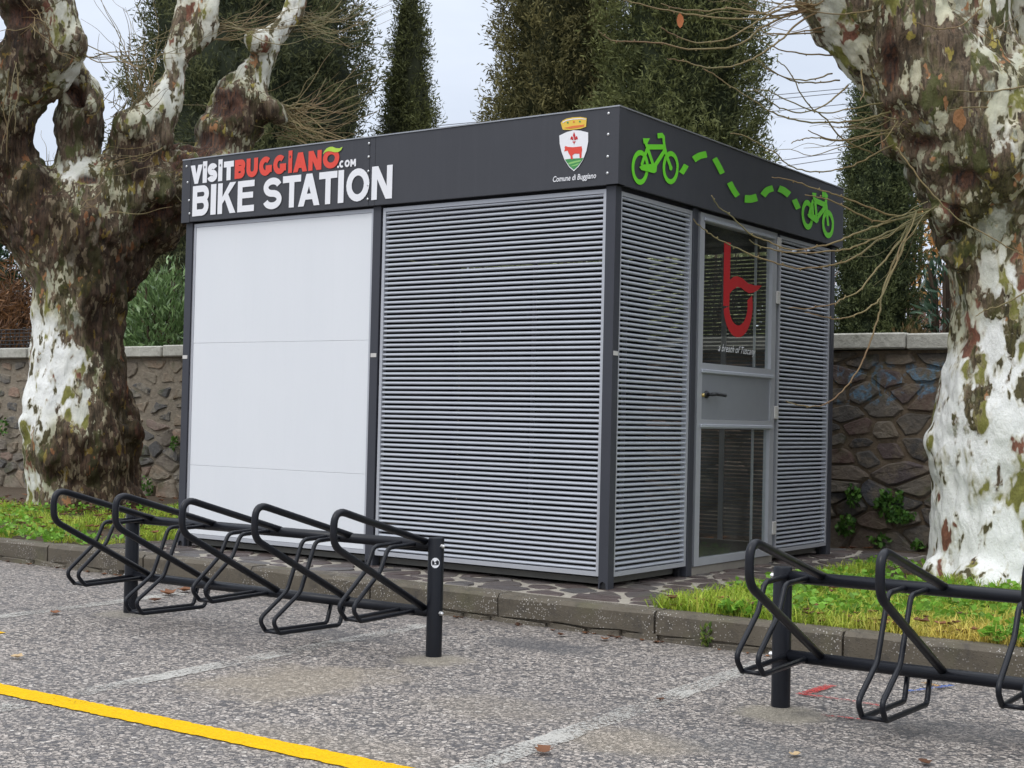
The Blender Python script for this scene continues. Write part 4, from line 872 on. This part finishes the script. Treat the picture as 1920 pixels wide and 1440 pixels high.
# shoots traced from the photograph on the right tree
def shoot(tree, pts, d0, d1, r0, r1, n=6):
    P = [at(x, y, d0+(d1-d0)*i/(len(pts)-1)) for i, (x, y) in enumerate(pts)]; Q = catmull(P, 5); k = len(Q)
    Q = [q+np.array([random.uniform(-.004, .004) for _ in range(3)]) for q in Q]
    m = MB().tube(Q, [r0+(r1-r0)*i/(k-1) for i in range(k)], n)
    for i in range(4, k-2, random.choice((5, 6, 7))): m.ball(Q[i]+np.array([0, 0, r0*random.choice((-1, 1))]), r0*0.8, 5, 3)
    return m.build('shoot', MAT['twig'], tree, True)
SH = [[(1754, 392), (1727, 394), (1682, 404), (1643, 394), (1593, 374), (1560, 363), (1520, 350), (1480, 337), (1447, 332)],
      [(1754, 395), (1700, 408), (1660, 415), (1627, 410), (1567, 380), (1533, 370), (1510, 365)],
      [(1752, 394), (1710, 404), (1655, 420), (1607, 437), (1570, 453), (1533, 463), (1480, 467), (1440, 453), (1403, 437), (1373, 407), (1347, 387), (1333, 367)],
      [(1750, 398), (1700, 420), (1640, 447), (1600, 464), (1560, 471), (1500, 474), (1460, 470), (1420, 460), (1405, 450)],
      [(1748, 400), (1700, 425), (1650, 448), (1607, 480), (1570, 495), (1533, 502), (1493, 503), (1460, 495), (1413, 480), (1367, 458), (1340, 445), (1320, 430), (1300, 412)],
      [(1746, 402), (1705, 422), (1688, 450), (1665, 480), (1640, 510), (1610, 545), (1580, 560), (1560, 570), (1520, 578), (1480, 577)],
      [(1746, 404), (1705, 430), (1690, 470), (1655, 550), (1636, 573), (1600, 592), (1568, 598), (1540, 593), (1510, 585)],
      [(1746, 404), (1710, 422), (1690, 460), (1672, 500), (1655, 550), (1648, 590), (1628, 650), (1610, 690), (1590, 720), (1560, 750), (1530, 762), (1500, 760), (1475, 753)],
      [(1550, 12), (1500, 22), (1430, 50), (1400, 75), (1360, 90), (1290, 92), (1230, 80), (1180, 77), (1150, 77), (1130, 65), (1120, 55)],
      [(1548, 8), (1480, 12), (1420, 40), (1370, 70), (1310, 80), (1270, 68), (1240, 52)],
      [(1548, 15), (1500, 40), (1470, 70), (1420, 105), (1380, 122), (1330, 128), (1290, 117), (1270, 113), (1250, 110)],
      [(1545, 5), (1480, 30), (1400, 35), (1300, 28), (1240, 17), (1170, 0), (1120, -14)],
      [(1545, 0), (1470, 28), (1420, 25), (1370, 15), (1330, 20), (1280, 18), (1240, 7)],
      [(1700, 203), (1660, 212), (1620, 224), (1560, 230), (1500, 227), (1450, 212), (1410, 187), (1360, 155), (1320, 128)],
      [(1690, 190), (1640, 195), (1590, 205), (1540, 212), (1480, 190), (1440, 170), (1400, 170)],
      [(1575, 150), (1530, 155), (1490, 152), (1450, 135), (1410, 110)],
      [(1560, 137), (1520, 150), (1470, 145), (1420, 112)],
      [(1590, 160), (1550, 195), (1510, 210), (1470, 205), (1430, 180), (1410, 165)],
      [(1640, 290), (1580, 260), (1550, 225), (1510, 190), (1480, 135), (1455, 113)],
      [(1545, 58), (1500, 64), (1440, 62), (1410, 50)], [(1550, 50), (1500, 60), (1460, 65), (1412, 65)], [(1560, 105), (1500, 100), (1460, 92), (1412, 70)],
      [(1700, 258), (1640, 290), (1600, 310), (1560, 320), (1520, 322), (1480, 310), (1450, 285), (1400, 257), (1370, 250)],
      [(1700, 240), (1640, 248), (1580, 264), (1530, 258), (1500, 262), (1485, 268)], [(1695, 245), (1640, 255), (1560, 262), (1515, 245)],
      [(1680, 275), (1705, 310), (1740, 355), (1790, 405), (1840, 435), (1900, 470), (1960, 500)],
      [(1690, 0), (1660, 10), (1600, 25), (1530, 22), (1490, 5)], [(1845, -4), (1835, 20), (1800, 48), (1760, 54), (1715, 42)],
      [(1930, 545), (1880, 572), (1850, 580), (1830, 592)], [(1930, 160), (1850, 172), (1780, 170)], [(1930, 200), (1850, 200), (1780, 206)],
      [(1615, 125), (1616, 150), (1620, 170), (1612, 190)]]
for i, P in enumerate(SH):
    far = P[-1][0] < P[0][0]; r0 = 0.0075 if i < 14 else 0.0055
    over = i in (25, 27, 28, 29, 30)
    d0, d1 = (8.55, 8.45) if over else (8.85, 8.2)
    shoot(TR, P, d0, d1, r0, 0.0028)
# one dry leaf still hanging from a shoot
c = at(1275, 38, 8.3); V = []
for i, (u, v) in enumerate([(0, .045), (.018, .02), (.022, -.005), (.012, -.035), (0, -.045), (-.014, -.03), (-.020, 0), (-.012, .03), (0, 0)]): V.append(c+AR*u+AU*v+AF*(0.006 if i == 8 else random.uniform(-.004, .004)))
fast('dry_leaf', V, [(i, (i+1) % 8, 8) for i in range(8)], MAT['deadleaf'], TR, np.tile([0.42, 0.14, 0.05], (9, 1)))
# fans of shoots on both trees
def fan(mb, k0, n, ends, d, r0=0.006, sag=20, spread=22, wig=14):
    for _ in range(n):
        sx, sy = k0[0]+random.uniform(-spread, spread), k0[1]+random.uniform(-spread, spread); ex = random.uniform(ends[0], ends[1]); ey = random.uniform(ends[2], ends[3])
        L = math.hypot(ex-sx, ey-sy); k = 5; s = sag*random.uniform(.5, 1.4)*L/150
        r0_ = r0*random.uniform(.55, 1.1); pts = [(sx+(ex-sx)*i/k+random.uniform(-wig, wig)*L/300, sy+(ey-sy)*i/k+s*math.sin(math.pi*i/k)+random.uniform(-wig, wig)*L/300) for i in range(k+1)]
        d1 = d+random.uniform(-.7, .7); P = catmull([at(x, y, d+(d1-d)*i/k) for i, (x, y) in enumerate(pts)], 3); q = len(P)
        mb.tube(P, [r0_*(1-.65*i/(q-1)) for i in range(q)], 4, False)
m = MB()
for a in [((530, 215), 34, (590, 740, 60, 275), 15.0, .007, 18), ((520, 235), 22, (560, 690, 180, 300), 15.0, .006, 14), ((395, 55), 22, (480, 660, -60, 60), 14.6, .006, 16), ((560, 40), 22, (640, 760, -60, 90), 15.2, .006, 22),
          ((275, 200), 24, (150, 320, -60, 150), 14.3, .006, -12), ((230, 225), 12, (150, 330, 60, 190), 14.2, .005, 10), ((185, 210), 5, (190, 330, 130, 190), 14.0, .005, 16), ((160, 82), 6, (300, 420, 20, 110), 13.8, .006, 18),
          ((330, 330), 20, (280, 420, 260, 420), 14.2, .005, 10), ((420, 200), 22, (300, 560, 120, 260), 14.8, .005, 10), ((70, 30), 14, (-60, 180, -60, 130), 13.4, .006, 14), ((470, 250), 8, (300, 520, 180, 290), 15.0, .005, 8), ((290, 290), 8, (140, 260, 280, 330), 13.9, .004, 6),
          ((85, 330), 6, (60, 110, 235, 320), 14.2, .004, 0), ((20, 120), 4, (0, 30, 220, 340), 13.4, .006, 0), ((180, 380), 5, (60, 330, 340, 440), 13.6, .005, 10)]:
    fan(m, *a)
o = m.build('fine_shoots', MAT['twig'], TL); o['kind'] = 'stuff'
m = MB()
for a in [((1545, 0), 14, (1280, 1480, -60, 60), 8.8, .0045, 14), ((1660, 225), 10, (1420, 1600, 210, 330), 8.8, .004, 14), ((1740, 400), 8, (1560, 1680, 420, 560), 8.6, .004, 14), ((1700, 240), 8, (1600, 1680, 180, 290), 8.7, .004, 8), ((1870, 70), 6, (1780, 1930, -20, 60), 8.3, .004, 8)]:
    fan(m, *a)
o = m.build('fine_shoots', MAT['twig'], TR); o['kind'] = 'stuff'

# ------------------------------------------------------------------ foliage
def leaves(C, D, L, Wd, col, curl=0.25):
    """quads: centres C, directions D, lengths L, widths Wd, colours col -> V, F, colours"""
    n = len(C); D = D/np.linalg.norm(D, axis=1, keepdims=True); A = rng.normal(size=(n, 3)); side = np.cross(D, A); side /= np.linalg.norm(side, axis=1, keepdims=True)+1e-9
    L = L[:, None]; Wd = Wd[:, None]; up = np.cross(side, D)
    p0 = C-D*L*.5; p2 = C+D*L*.5+up*L*curl*.3; p1 = C+side*Wd*.5; p3 = C-side*Wd*.5
    V = np.stack([p0, p1, p2, p3], 1).reshape(-1, 3); F = np.arange(4*n).reshape(n, 4)
    return V, F, np.repeat(col, 4, 0)
def cypress(label, base, prof, z0, seed, n, colA, colB, leaf=(0.13, 0.04), gaps=0.0, lean=(0, 0), core=0.72, group='tall cypress trees behind the stone wall'):
    g = np.random.default_rng(seed); t = thing('cypress_tree', label, 'tree', group=group)
    pz = np.array([p[0] for p in prof]); pr = np.array([p[1] for p in prof]); top = pz[-1]
    MB().tube([(base[0], base[1], -0.3), (base[0], base[1], 2), (base[0], base[1], top*0.8)], [0.16, 0.13, 0.04], 8).build('trunk', MAT['trunk'], t)
    nz_, na_ = 40, 22; CV = []
    for i in range(nz_):
        zz_ = z0+(top*0.98-z0)*i/(nz_-1); r_ = float(np.interp(zz_, pz, pr))
        for j in range(na_):
            a_ = 2*math.pi*j/na_; k_ = r_*core*(1+.34*mnoise.noise((math.cos(a_)*2.2+seed, math.sin(a_)*2.2, zz_*1.3)))
            CV.append((base[0]+k_*math.cos(a_), base[1]+k_*math.sin(a_), zz_))
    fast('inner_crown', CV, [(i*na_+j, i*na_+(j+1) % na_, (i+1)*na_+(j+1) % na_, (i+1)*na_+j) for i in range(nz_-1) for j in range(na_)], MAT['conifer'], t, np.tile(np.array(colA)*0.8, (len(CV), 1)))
    z = g.uniform(z0, top, n*3); rr = np.interp(z, pz, pr); keep = g.uniform(0, pr.max(), n*3) < rr; z = z[keep][:n]; rr = rr[keep][:n]; k = len(z)
    th = g.uniform(0, 2*np.pi, k)
    lump = np.array([mnoise.noise((math.cos(a)*1.6+seed, math.sin(a)*1.6, b*0.75)) for a, b in zip(th, z)]); lump2 = np.array([mnoise.noise((math.cos(a)*4+seed, math.sin(a)*4, b*1.9+9)) for a, b in zip(th, z)])
    f = np.sqrt(g.uniform(0.38, 1.05, k)); R_ = rr*(1+.22*lump+.34*lump2)*f
    ok = (lump2+0.6*lump > -0.62+gaps*0.35) | (f < 0.5-gaps*.35)
    z, th, R_, f, lump2 = z[ok], th[ok], R_[ok], f[ok], lump2[ok]; k = len(z)
    C = np.stack([base[0]+R_*np.cos(th)+lean[0]*(z-z0), base[1]+R_*np.sin(th)+lean[1]*(z-z0), z], 1)
    per = 16; out = np.stack([np.cos(th), np.sin(th), np.zeros(k)], 1)
    ax = out*g.uniform(.3, 1.1, (k, 1))+np.array([0, 0, 1.0])*g.uniform(.25, 1.2, (k, 1))+g.normal(size=(k, 3))*.35; ax /= np.linalg.norm(ax, axis=1, keepdims=True)
    s_ = leaf[0]/.11; CC = np.repeat(C, per, 0)+np.repeat(ax, per, 0)*g.uniform(-.15, .2, (k*per, 1))*s_+g.normal(size=(k*per, 3))*.04*s_
    D = np.repeat(ax, per, 0)*.8+g.normal(size=(k*per, 3))*.5
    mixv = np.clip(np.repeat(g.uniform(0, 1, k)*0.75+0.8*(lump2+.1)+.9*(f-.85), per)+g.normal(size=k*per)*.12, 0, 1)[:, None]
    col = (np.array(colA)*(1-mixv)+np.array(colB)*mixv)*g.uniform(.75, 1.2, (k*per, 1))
    V, F, cc = leaves(CC, D, g.uniform(.6, 1.4, k*per)*leaf[0]*.8, g.uniform(.6, 1.3, k*per)*leaf[1]*.8, col)
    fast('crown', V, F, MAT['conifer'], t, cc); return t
def gx(px, py, y): p = ony(px, py, y); return (p[0], p[1])
DK, OL, BR = (0.05, 0.068, 0.03), (0.20, 0.215, 0.08), (0.22, 0.195, 0.08)
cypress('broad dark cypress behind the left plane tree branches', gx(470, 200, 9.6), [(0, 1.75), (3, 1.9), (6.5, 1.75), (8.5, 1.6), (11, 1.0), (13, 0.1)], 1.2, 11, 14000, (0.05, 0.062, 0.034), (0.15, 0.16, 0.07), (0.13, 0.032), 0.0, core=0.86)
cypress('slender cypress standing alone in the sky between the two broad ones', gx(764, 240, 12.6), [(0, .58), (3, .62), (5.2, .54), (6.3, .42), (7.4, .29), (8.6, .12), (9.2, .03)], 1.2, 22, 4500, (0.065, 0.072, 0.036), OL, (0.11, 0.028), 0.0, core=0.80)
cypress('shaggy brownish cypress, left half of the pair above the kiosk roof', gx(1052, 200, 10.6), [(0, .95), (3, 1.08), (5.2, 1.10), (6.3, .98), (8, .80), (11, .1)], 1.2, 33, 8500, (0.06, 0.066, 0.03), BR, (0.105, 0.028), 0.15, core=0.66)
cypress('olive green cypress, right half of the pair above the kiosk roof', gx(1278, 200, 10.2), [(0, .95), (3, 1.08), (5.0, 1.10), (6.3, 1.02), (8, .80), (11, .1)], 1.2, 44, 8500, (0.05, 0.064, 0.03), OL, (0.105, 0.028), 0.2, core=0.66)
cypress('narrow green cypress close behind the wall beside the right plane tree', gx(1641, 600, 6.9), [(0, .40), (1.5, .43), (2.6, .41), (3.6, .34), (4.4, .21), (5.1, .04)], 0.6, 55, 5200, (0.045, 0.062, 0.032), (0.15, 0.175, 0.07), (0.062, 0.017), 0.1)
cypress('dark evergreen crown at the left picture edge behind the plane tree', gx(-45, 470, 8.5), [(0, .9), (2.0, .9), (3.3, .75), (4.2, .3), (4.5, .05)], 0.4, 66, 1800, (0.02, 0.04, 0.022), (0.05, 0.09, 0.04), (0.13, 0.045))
for x, y, sd in ((2.7, 8.0, 91), (4.5, 7.8, 92), (6.6, 8.4, 93), (9.2, 9.0, 94), (12.2, 8.6, 95)):  # unseen trees added to darken reflections in the glass and fascia
    cypress('unseen cypress added for reflections beyond the right picture edge behind the wall', (x, y), [(0, 1.0), (3, 1.15), (6, 1.1), (9, .6), (11.5, .05)], 0.5, sd, 3200, (0.05, 0.062, 0.034), (0.14, 0.135, 0.062), (0.16, 0.05), 0.0, group='unseen cypresses added for reflections beyond the right picture edge')
def shrub(name, label, cat, cx, cy, rx, ry, z0, z1, seed, n, colA, colB, L, Wd, mat='glossleaf', stem=True, upward=0.6, group=None):
    g = np.random.default_rng(seed); t = thing(name, label, cat, group=group)
    if stem:
        m = MB()
        for _ in range(9): a, b = g.uniform(-.6, .6, 2); m.tube(catmull([(cx+a*.3*rx, cy+b*.3*ry, 0), (cx+a*.7*rx, cy+b*.7*ry, z0+(z1-z0)*.4), (cx+a*rx, cy+b*ry, z1*.92)], 4), [.02]*8+[.008], 5)
        m.build('stems', MAT['trunk'], t)
    u = g.normal(size=(n, 3)); u /= np.linalg.norm(u, axis=1, keepdims=True); r = g.uniform(.25, 1, n)**.45
    lump = np.array([1+.35*mnoise.noise((q[0]*2+seed, q[1]*2, q[2]*2)) for q in u])
    C = np.array([cx, cy, (z0+z1)/2])+u*(r*lump)[:, None]*np.array([rx, ry, (z1-z0)/2]); D = u*.7+np.array([0, 0, upward])+g.normal(size=(n, 3))*.5
    mv = g.uniform(0, 1, (n, 1)); col = (np.array(colA)*(1-mv)+np.array(colB)*mv)*g.uniform(.7, 1.2, (n, 1))
    V, F, c = leaves(C, D, g.uniform(.7, 1.3, n)*L, g.uniform(.7, 1.3, n)*Wd, col); fast('foliage', V, F, MAT[mat], t, c); return t
q = gx(300, 600, 6.2); shrub('oleander_shrub', 'leafy green oleander shrub rising above the wall left of the kiosk', 'shrub', q[0]+0.05, q[1], 0.62, 0.6, 0.7, 2.95, 1, 5200, (0.07, 0.13, 0.04), (0.26, 0.38, 0.15), 0.13, 0.032)
for x, y, sd, wh in ((-7.6, 6.0, 41, 'leftmost'), (-5.9, 6.3, 42, 'second from the left'), (-4.2, 6.0, 43, 'third from the left'), (-2.6, 6.2, 44, 'rightmost')):
    shrub('oleander_shrub', 'oleander glimpsed between the slats behind the kiosk, '+wh+' of four', 'shrub', x, y, 1.1, 0.8, 0.4, 3.35, sd, 3400, (0.15, 0.18, 0.075), (0.36, 0.37, 0.19), 0.17, 0.045, group='oleanders behind the kiosk')
q = gx(250, 610, 7.0); shrub('thin_shrub', 'thin yellowish shrub between the left plane trunk and the oleander', 'shrub', q[0], q[1], 0.5, 0.5, 1.0, 2.7, 2, 1400, (0.07, 0.065, 0.03), (0.17, 0.13, 0.06), 0.11, 0.03, 'leaf')
q = gx(1765, 560, 6.6); shrub('evergreen_shrub', 'dark narrow leaved shrub tight against the right plane trunk above the wall', 'shrub', q[0]+0.08, q[1], 0.33, 0.4, 1.5, 2.75, 3, 650, (0.02, 0.055, 0.03), (0.09, 0.15, 0.09), 0.13, 0.028)
q = gx(1712, 605, 6.3); shrub('low_shrub', 'low olive brown shrub at the foot of the narrow cypress on the wall', 'shrub', q[0], q[1], 0.22, 0.25, 1.3, 1.98, 4, 900, (0.10, 0.09, 0.03), (0.20, 0.13, 0.06), 0.06, 0.016, 'leaf')
q = gx(1722, 360, 22); shrub('autumn_tree', 'orange autumn tree far off between the cypress and right plane trunk', 'tree', q[0], q[1], 0.9, 0.9, 3.0, 6.2, 5, 900, (0.45, 0.22, 0.07), (0.62, 0.38, 0.15), 0.2, 0.09, 'leaf')
q = gx(1745, 590, 18); shrub('pink_brown_thicket', 'pinkish brown bare thicket far behind the evergreen shrub at right', 'thicket', q[0], q[1], 1.3, 1.0, 0.5, 3.3, 6, 1700, (0.24, 0.13, 0.11), (0.38, 0.22, 0.18), 0.25, 0.05, 'leaf')
q = gx(1485, 330, 26); shrub('bare_tree', 'bare reddish treetop just showing over the right kiosk roof edge', 'tree', q[0], q[1], 1.3, 0.7, 3.0, 6.0, 7, 260, (0.36, 0.20, 0.15), (0.50, 0.32, 0.26), 0.45, 0.03, 'leaf', True, 1.4)
q = gx(40, 580, 7.6); shrub('dry_thicket', 'rusty brown dead bracken heaped above the wall at left edge', 'thicket', q[0]-0.6, q[1], 2.0, 0.8, 0.3, 3.35, 8, 10000, (0.075, 0.038, 0.022), (0.30, 0.15, 0.06), 0.26, 0.024, 'leaf', True, -0.9)
q = gx(330, 455, 10); shrub('rust_shrub', 'small rust coloured shrub glimpsed above the oleander behind a branch', 'shrub', q[0], q[1], 0.7, 0.5, 2.4, 4.3, 9, 1200, (0.30, 0.14, 0.055), (0.48, 0.26, 0.11), 0.16, 0.05, 'leaf')
# net fence on the wall at the far left
nf = thing('net_fence', 'low dark net fence above the wall coping at left edge', 'fence')
m = MB()
for i in range(84): x = -20+i*0.1; m.tube([(x, 5.0, 1.2), (x, 5.0, 2.02)], 0.006, 4, False)
for z in np.arange(1.72, 2.03, 0.05): m.tube([(-20, 5.0, z), (-11.65, 5.0, z)], 0.006, 4, False)
o = m.build('netting', MAT['dark'], nf); o['kind'] = 'stuff'
for x in (-19, -17, -15, -13, -11.65): MB().tube([(x, 5.03, 0), (x, 5.03, 2.06)], 0.025, 6).build('fence_post', MAT['trunk'], nf)
# weeds rooted in the wall and at its foot
WD = (0.035, 0.10, 0.02), (0.14, 0.28, 0.05)
for lab, px, py, w, h, n, s in [('round leaved weed in the largest clump on the right wall', 1668, 945, .13, .12, 220, 21), ('trailing end of the weed clump low on the right wall', 1690, 970, .13, .05, 120, 22), ('small weed on the wall nearest the kiosk corner post', 1602, 930, .06, .10, 90, 23), ('dark weed at the wall foot beside the kiosk corner post', 1590, 985, .08, .10, 110, 24), ('bright seedling at the wall foot below the largest clump', 1650, 1012, .10, .05, 60, 25),
                                ('lone small seedling at the wall foot next to the right plane trunk', 1722, 1022, .05, .04, 40, 26), ('small fern like weed at the foot of the left wall by the kiosk', 278, 912, .10, .12, 70, 27), ('tiny weed on the left wall beside the kiosk post', 330, 830, .06, .10, 50, 28), ('mossy weed tuft on the far left wall', 8, 800, .10, .12, 60, 29)]:
    p = ony(px, py, WY-0.05); shrub('wall_weed', lab, 'weed', p[0], p[1]-0.02, w, .06, p[2]-h, p[2]+h, s, n, WD[0], WD[1], 0.042, 0.036, 'leaf', False, 0.1, 'weeds growing on the stone wall')
p = onz(1326, 1213, ZR); t = shrub('kerb_weed', 'spindly weed growing from the crack under the kerb', 'weed', p[0], p[1]-.01, .035, .02, ZR, ZR+.13, 31, 60, (0.06, 0.13, 0.02), (0.20, 0.24, 0.05), 0.032, 0.014, 'leaf', False)

# grass: blades as real geometry, one object per verge
def grass(name, x0, x1, y0, y1, n, seed, hmin, hmax, dry, skip=None, broad=0, bare=-0.22):
    g = np.random.default_rng(seed); X = g.uniform(x0, x1, n); Y = y0+(y1-y0)*g.uniform(0, 1, n)**1.15
    dens = np.array([mnoise.noise((a*1.7+seed, b*1.7, 3)) for a, b in zip(X, Y)]); ok = dens > bare
    if skip is not None: ok &= ~skip(X, Y)
    X, Y, dens = X[ok], Y[ok], dens[ok]; k = len(X); h = g.uniform(hmin, hmax, k)*(1+.5*dens); a = g.uniform(0, 2*np.pi, k); b = g.uniform(0, 2*np.pi, k); w = g.uniform(.004, .009, k); bend = g.uniform(.15, 1.35, k)*h
    dx, dy = np.cos(a), np.sin(a); lx, ly = np.cos(b)*bend, np.sin(b)*bend; z0 = -0.03
    V = np.empty((k, 5, 3)); V[:, 0] = np.stack([X-dx*w/2, Y-dy*w/2, np.full(k, z0)], 1); V[:, 1] = np.stack([X+dx*w/2, Y+dy*w/2, np.full(k, z0)], 1)
    V[:, 2] = np.stack([X+dx*w*.4+lx*.35, Y+dy*w*.4+ly*.35, z0+h*.62], 1); V[:, 3] = np.stack([X-dx*w*.4+lx*.35, Y-dy*w*.4+ly*.35, z0+h*.62], 1); V[:, 4] = np.stack([X+lx, Y+ly, z0+h*(1.0-.42*bend/h)], 1)
    i = np.arange(k)[:, None]*5; F = np.concatenate([i+np.array([[0, 1, 2]]), i+np.array([[0, 2, 3]]), i+np.array([[3, 2, 4]])], 0)
    d = dry(X, Y, g); d = np.clip(d+g.normal(size=k)*.18, 0, 1)[:, None]; gr = np.array([.20, .35, .03])*(1-g.uniform(0, .55, (k, 1)))+np.array([0.50, 0.60, 0.07])*g.uniform(0, .6, (k, 1)); st = np.array([.80, .64, .16])*g.uniform(.6, 1.15, (k, 1))
    col = np.repeat(gr*(1-d)+st*d, 5, 0).reshape(k, 5, 3); 
    V = V.reshape(-1, 3); col = col.reshape(-1, 3)
    if broad:
        C = np.stack([g.uniform(x0, x1, broad), y0+(y1-y0)*g.uniform(0, 1, broad)**1.8, g.uniform(.01, .07, broad)], 1); dn = np.array([mnoise.noise((p[0]*1.1+5, p[1]*1.1, seed)) for p in C]); C = C[dn > 0.0]
        if skip is not None: C = C[~skip(C[:, 0], C[:, 1])]
        q = len(C); D = g.normal(size=(q, 3)); D[:, 2] *= .35; V2, F2, c2 = leaves(C, D, g.uniform(.03, .06, q), g.uniform(.025, .045, q), np.array([.17, .34, .04])*g.uniform(.6, 1.5, (q, 1)), .1)
        t2 = np.concatenate([F2[:, [0, 1, 2]], F2[:, [0, 2, 3]]], 0)+len(V); V = np.concatenate([V, V2]); F = np.concatenate([F, t2]); col = np.concatenate([col, c2])
    o = fast(name, V, F, MAT['grass'], None, col); o['kind'] = 'stuff'; return o
TRC = at(1900, 1080, DR)
tr_skip = lambda X, Y: ((X-TRC[0])**2+(Y-TRC[1])**2 < 0.42**2) | (Y > 2.6+0.2*np.sin(X*3))
grass('grass', 0.50, 4.6, -0.43, 3.0, 60000, 5, .05, .13, lambda X, Y, g: np.clip((X-1.35)/0.8, 0, 1)*np.clip(1.0-(Y+.4)/1.4, 0, 1)*.95+.10, tr_skip, 9000)
TLC = at(160, 950, DL)
tl_skip = lambda X, Y: ((X-TLC[0])**2+(Y-TLC[1])**2 < 0.45**2) | (Y > 2.3+0.35*np.sin(X*1.7)+0.15*(X+8))
grass('grass', -11.5, -4.03, -0.43, 3.6, 60000, 6, .05, .11, lambda X, Y, g: .12+.12*(Y < 0.1), tl_skip, 6000, -0.02)
# fallen leaves
def curled(g, c, s, yaw):
    P = []
    for u, v in ((0, .5), (.28, .35), (.42, .05), (.25, -.2), (.3, -.42), (0, -.5), (-.3, -.38), (-.24, -.1), (-.45, .1), (-.2, .3)):
        P.append((u, v, .10+.35*abs(u)**1.3+.25*abs(v)**2+g.uniform(-.05, .08)))
    P.append((0, 0, .04)); P = np.array(P)*s; cy, sy = math.cos(yaw), math.sin(yaw)
    return np.stack([c[0]+P[:, 0]*cy-P[:, 1]*sy, c[1]+P[:, 0]*sy+P[:, 1]*cy, c[2]+P[:, 2]], 1)
LF = np.array([(i, (i+1) % 10, 10) for i in range(10)])
def litter(name, spots, seed, smin, smax, parent=None):
    g = np.random.default_rng(seed); V = []; F = []; C = []
    for i, c in enumerate(spots):
        V.append(curled(g, c, g.uniform(smin, smax), g.uniform(0, 6.28))); F.append(LF+11*i); k = g.uniform(0, 1); C.append(np.tile((np.array([.09, .038, .02])*(1-k)+np.array([.25, .105, .045])*k)*g.uniform(.6, 1.2), (11, 1)))
    return fast(name, np.concatenate(V), np.concatenate(F), MAT['deadleaf'], parent, np.concatenate(C))
g = np.random.default_rng(77)
sp = [(g.uniform(-10, -4.1), g.uniform(-.35, 2.4), g.uniform(.0, .05)) for _ in range(420)]+[(g.uniform(-9, -6.2), g.uniform(1.4, 3.6), g.uniform(-.02, .03)) for _ in range(160)]+[(g.uniform(.55, 3.6), -0.40+abs(g.normal())*.25, g.uniform(.0, .05)) for _ in range(150)]+[(g.uniform(.6, 3), g.uniform(.2, 3.6), g.uniform(-.01, .05)) for _ in range(60)]+[(g.uniform(-9, 3), g.uniform(3.7, 4.2), -.02) for _ in range(120)]
o = litter('leaf_litter', sp, 78, .035, .085); o['kind'] = 'stuff'
sp = [(g.uniform(-8, 3.5), -0.585-abs(g.normal())*.03, ZR) for _ in range(110)]
o = litter('kerb_leaf_litter', sp, 79, .015, .05); o['kind'] = 'stuff'
for i, (lab, px, py, s) in enumerate([('curled brown leaf on the worn white line at the bottom middle of the car park', 1020, 1412, .075), ('dark brown leaf on the white line right of the left rack', 1238, 1313, .035), ('large curled brown leaf behind the left rack first post', 316, 1116, .12), ('flat brown leaf behind the left rack beside the large curled one', 345, 1110, .11), ('reddish leaf lying on asphalt left of the left rack', 103, 1151, .07),
        ('small dark leaf at the kerb foot below the kiosk corner', 1052, 1192, .055), ('dark leaf at the kerb foot between rack post and kiosk corner', 1135, 1200, .06), ('pale yellow leaf on asphalt near the bottom right', 1490, 1417, .045), ('dark red leaf near the bottom right corner of the car park', 1735, 1432, .05), ('rust leaf near the left edge above the yellow line', 33, 1234, .06), ('brown leaf beneath the left rack end, behind the fallen pair', 290, 1128, .08)]):
    p = onz(px, py, ZR+0.004); o = litter('fallen_leaf', [tuple(p)], 100+i, s, s*1.05); tag(o, lab, 'leaf', 'leaves fallen on the asphalt')
    if 'yellow' in lab:
        n = len(o.data.vertices); o.data.color_attributes['Col'].data.foreach_set('color', np.tile([.5, .36, .2, 1], n).astype(np.float32))
# overhead cables far behind
for lab, a, b in (('uppermost thin overhead cable crossing the sky right of the kiosk', (1395, 192), (1600, 172)), ('second thin overhead cable crossing the sky right of the kiosk', (1395, 214), (1600, 194)), ('third thin overhead cable low in the sky right of the kiosk', (1470, 300), (1600, 282)), ('lowest overhead cable just above the kiosk roof at right', (1470, 312), (1600, 292)), ('thin overhead cable in the sky left of the slender cypress', (640, 252), (860, 232))):
    A, B = at(*a, 48), at(*b, 48); d = B-A
    m = MB().tube([A-d*9, A-d*4, A, B, B+d*4, B+d*9], 0.013, 5); tag(m.build('overhead_cable', MAT['cable']), lab, 'cable', 'overhead cables behind the trees')
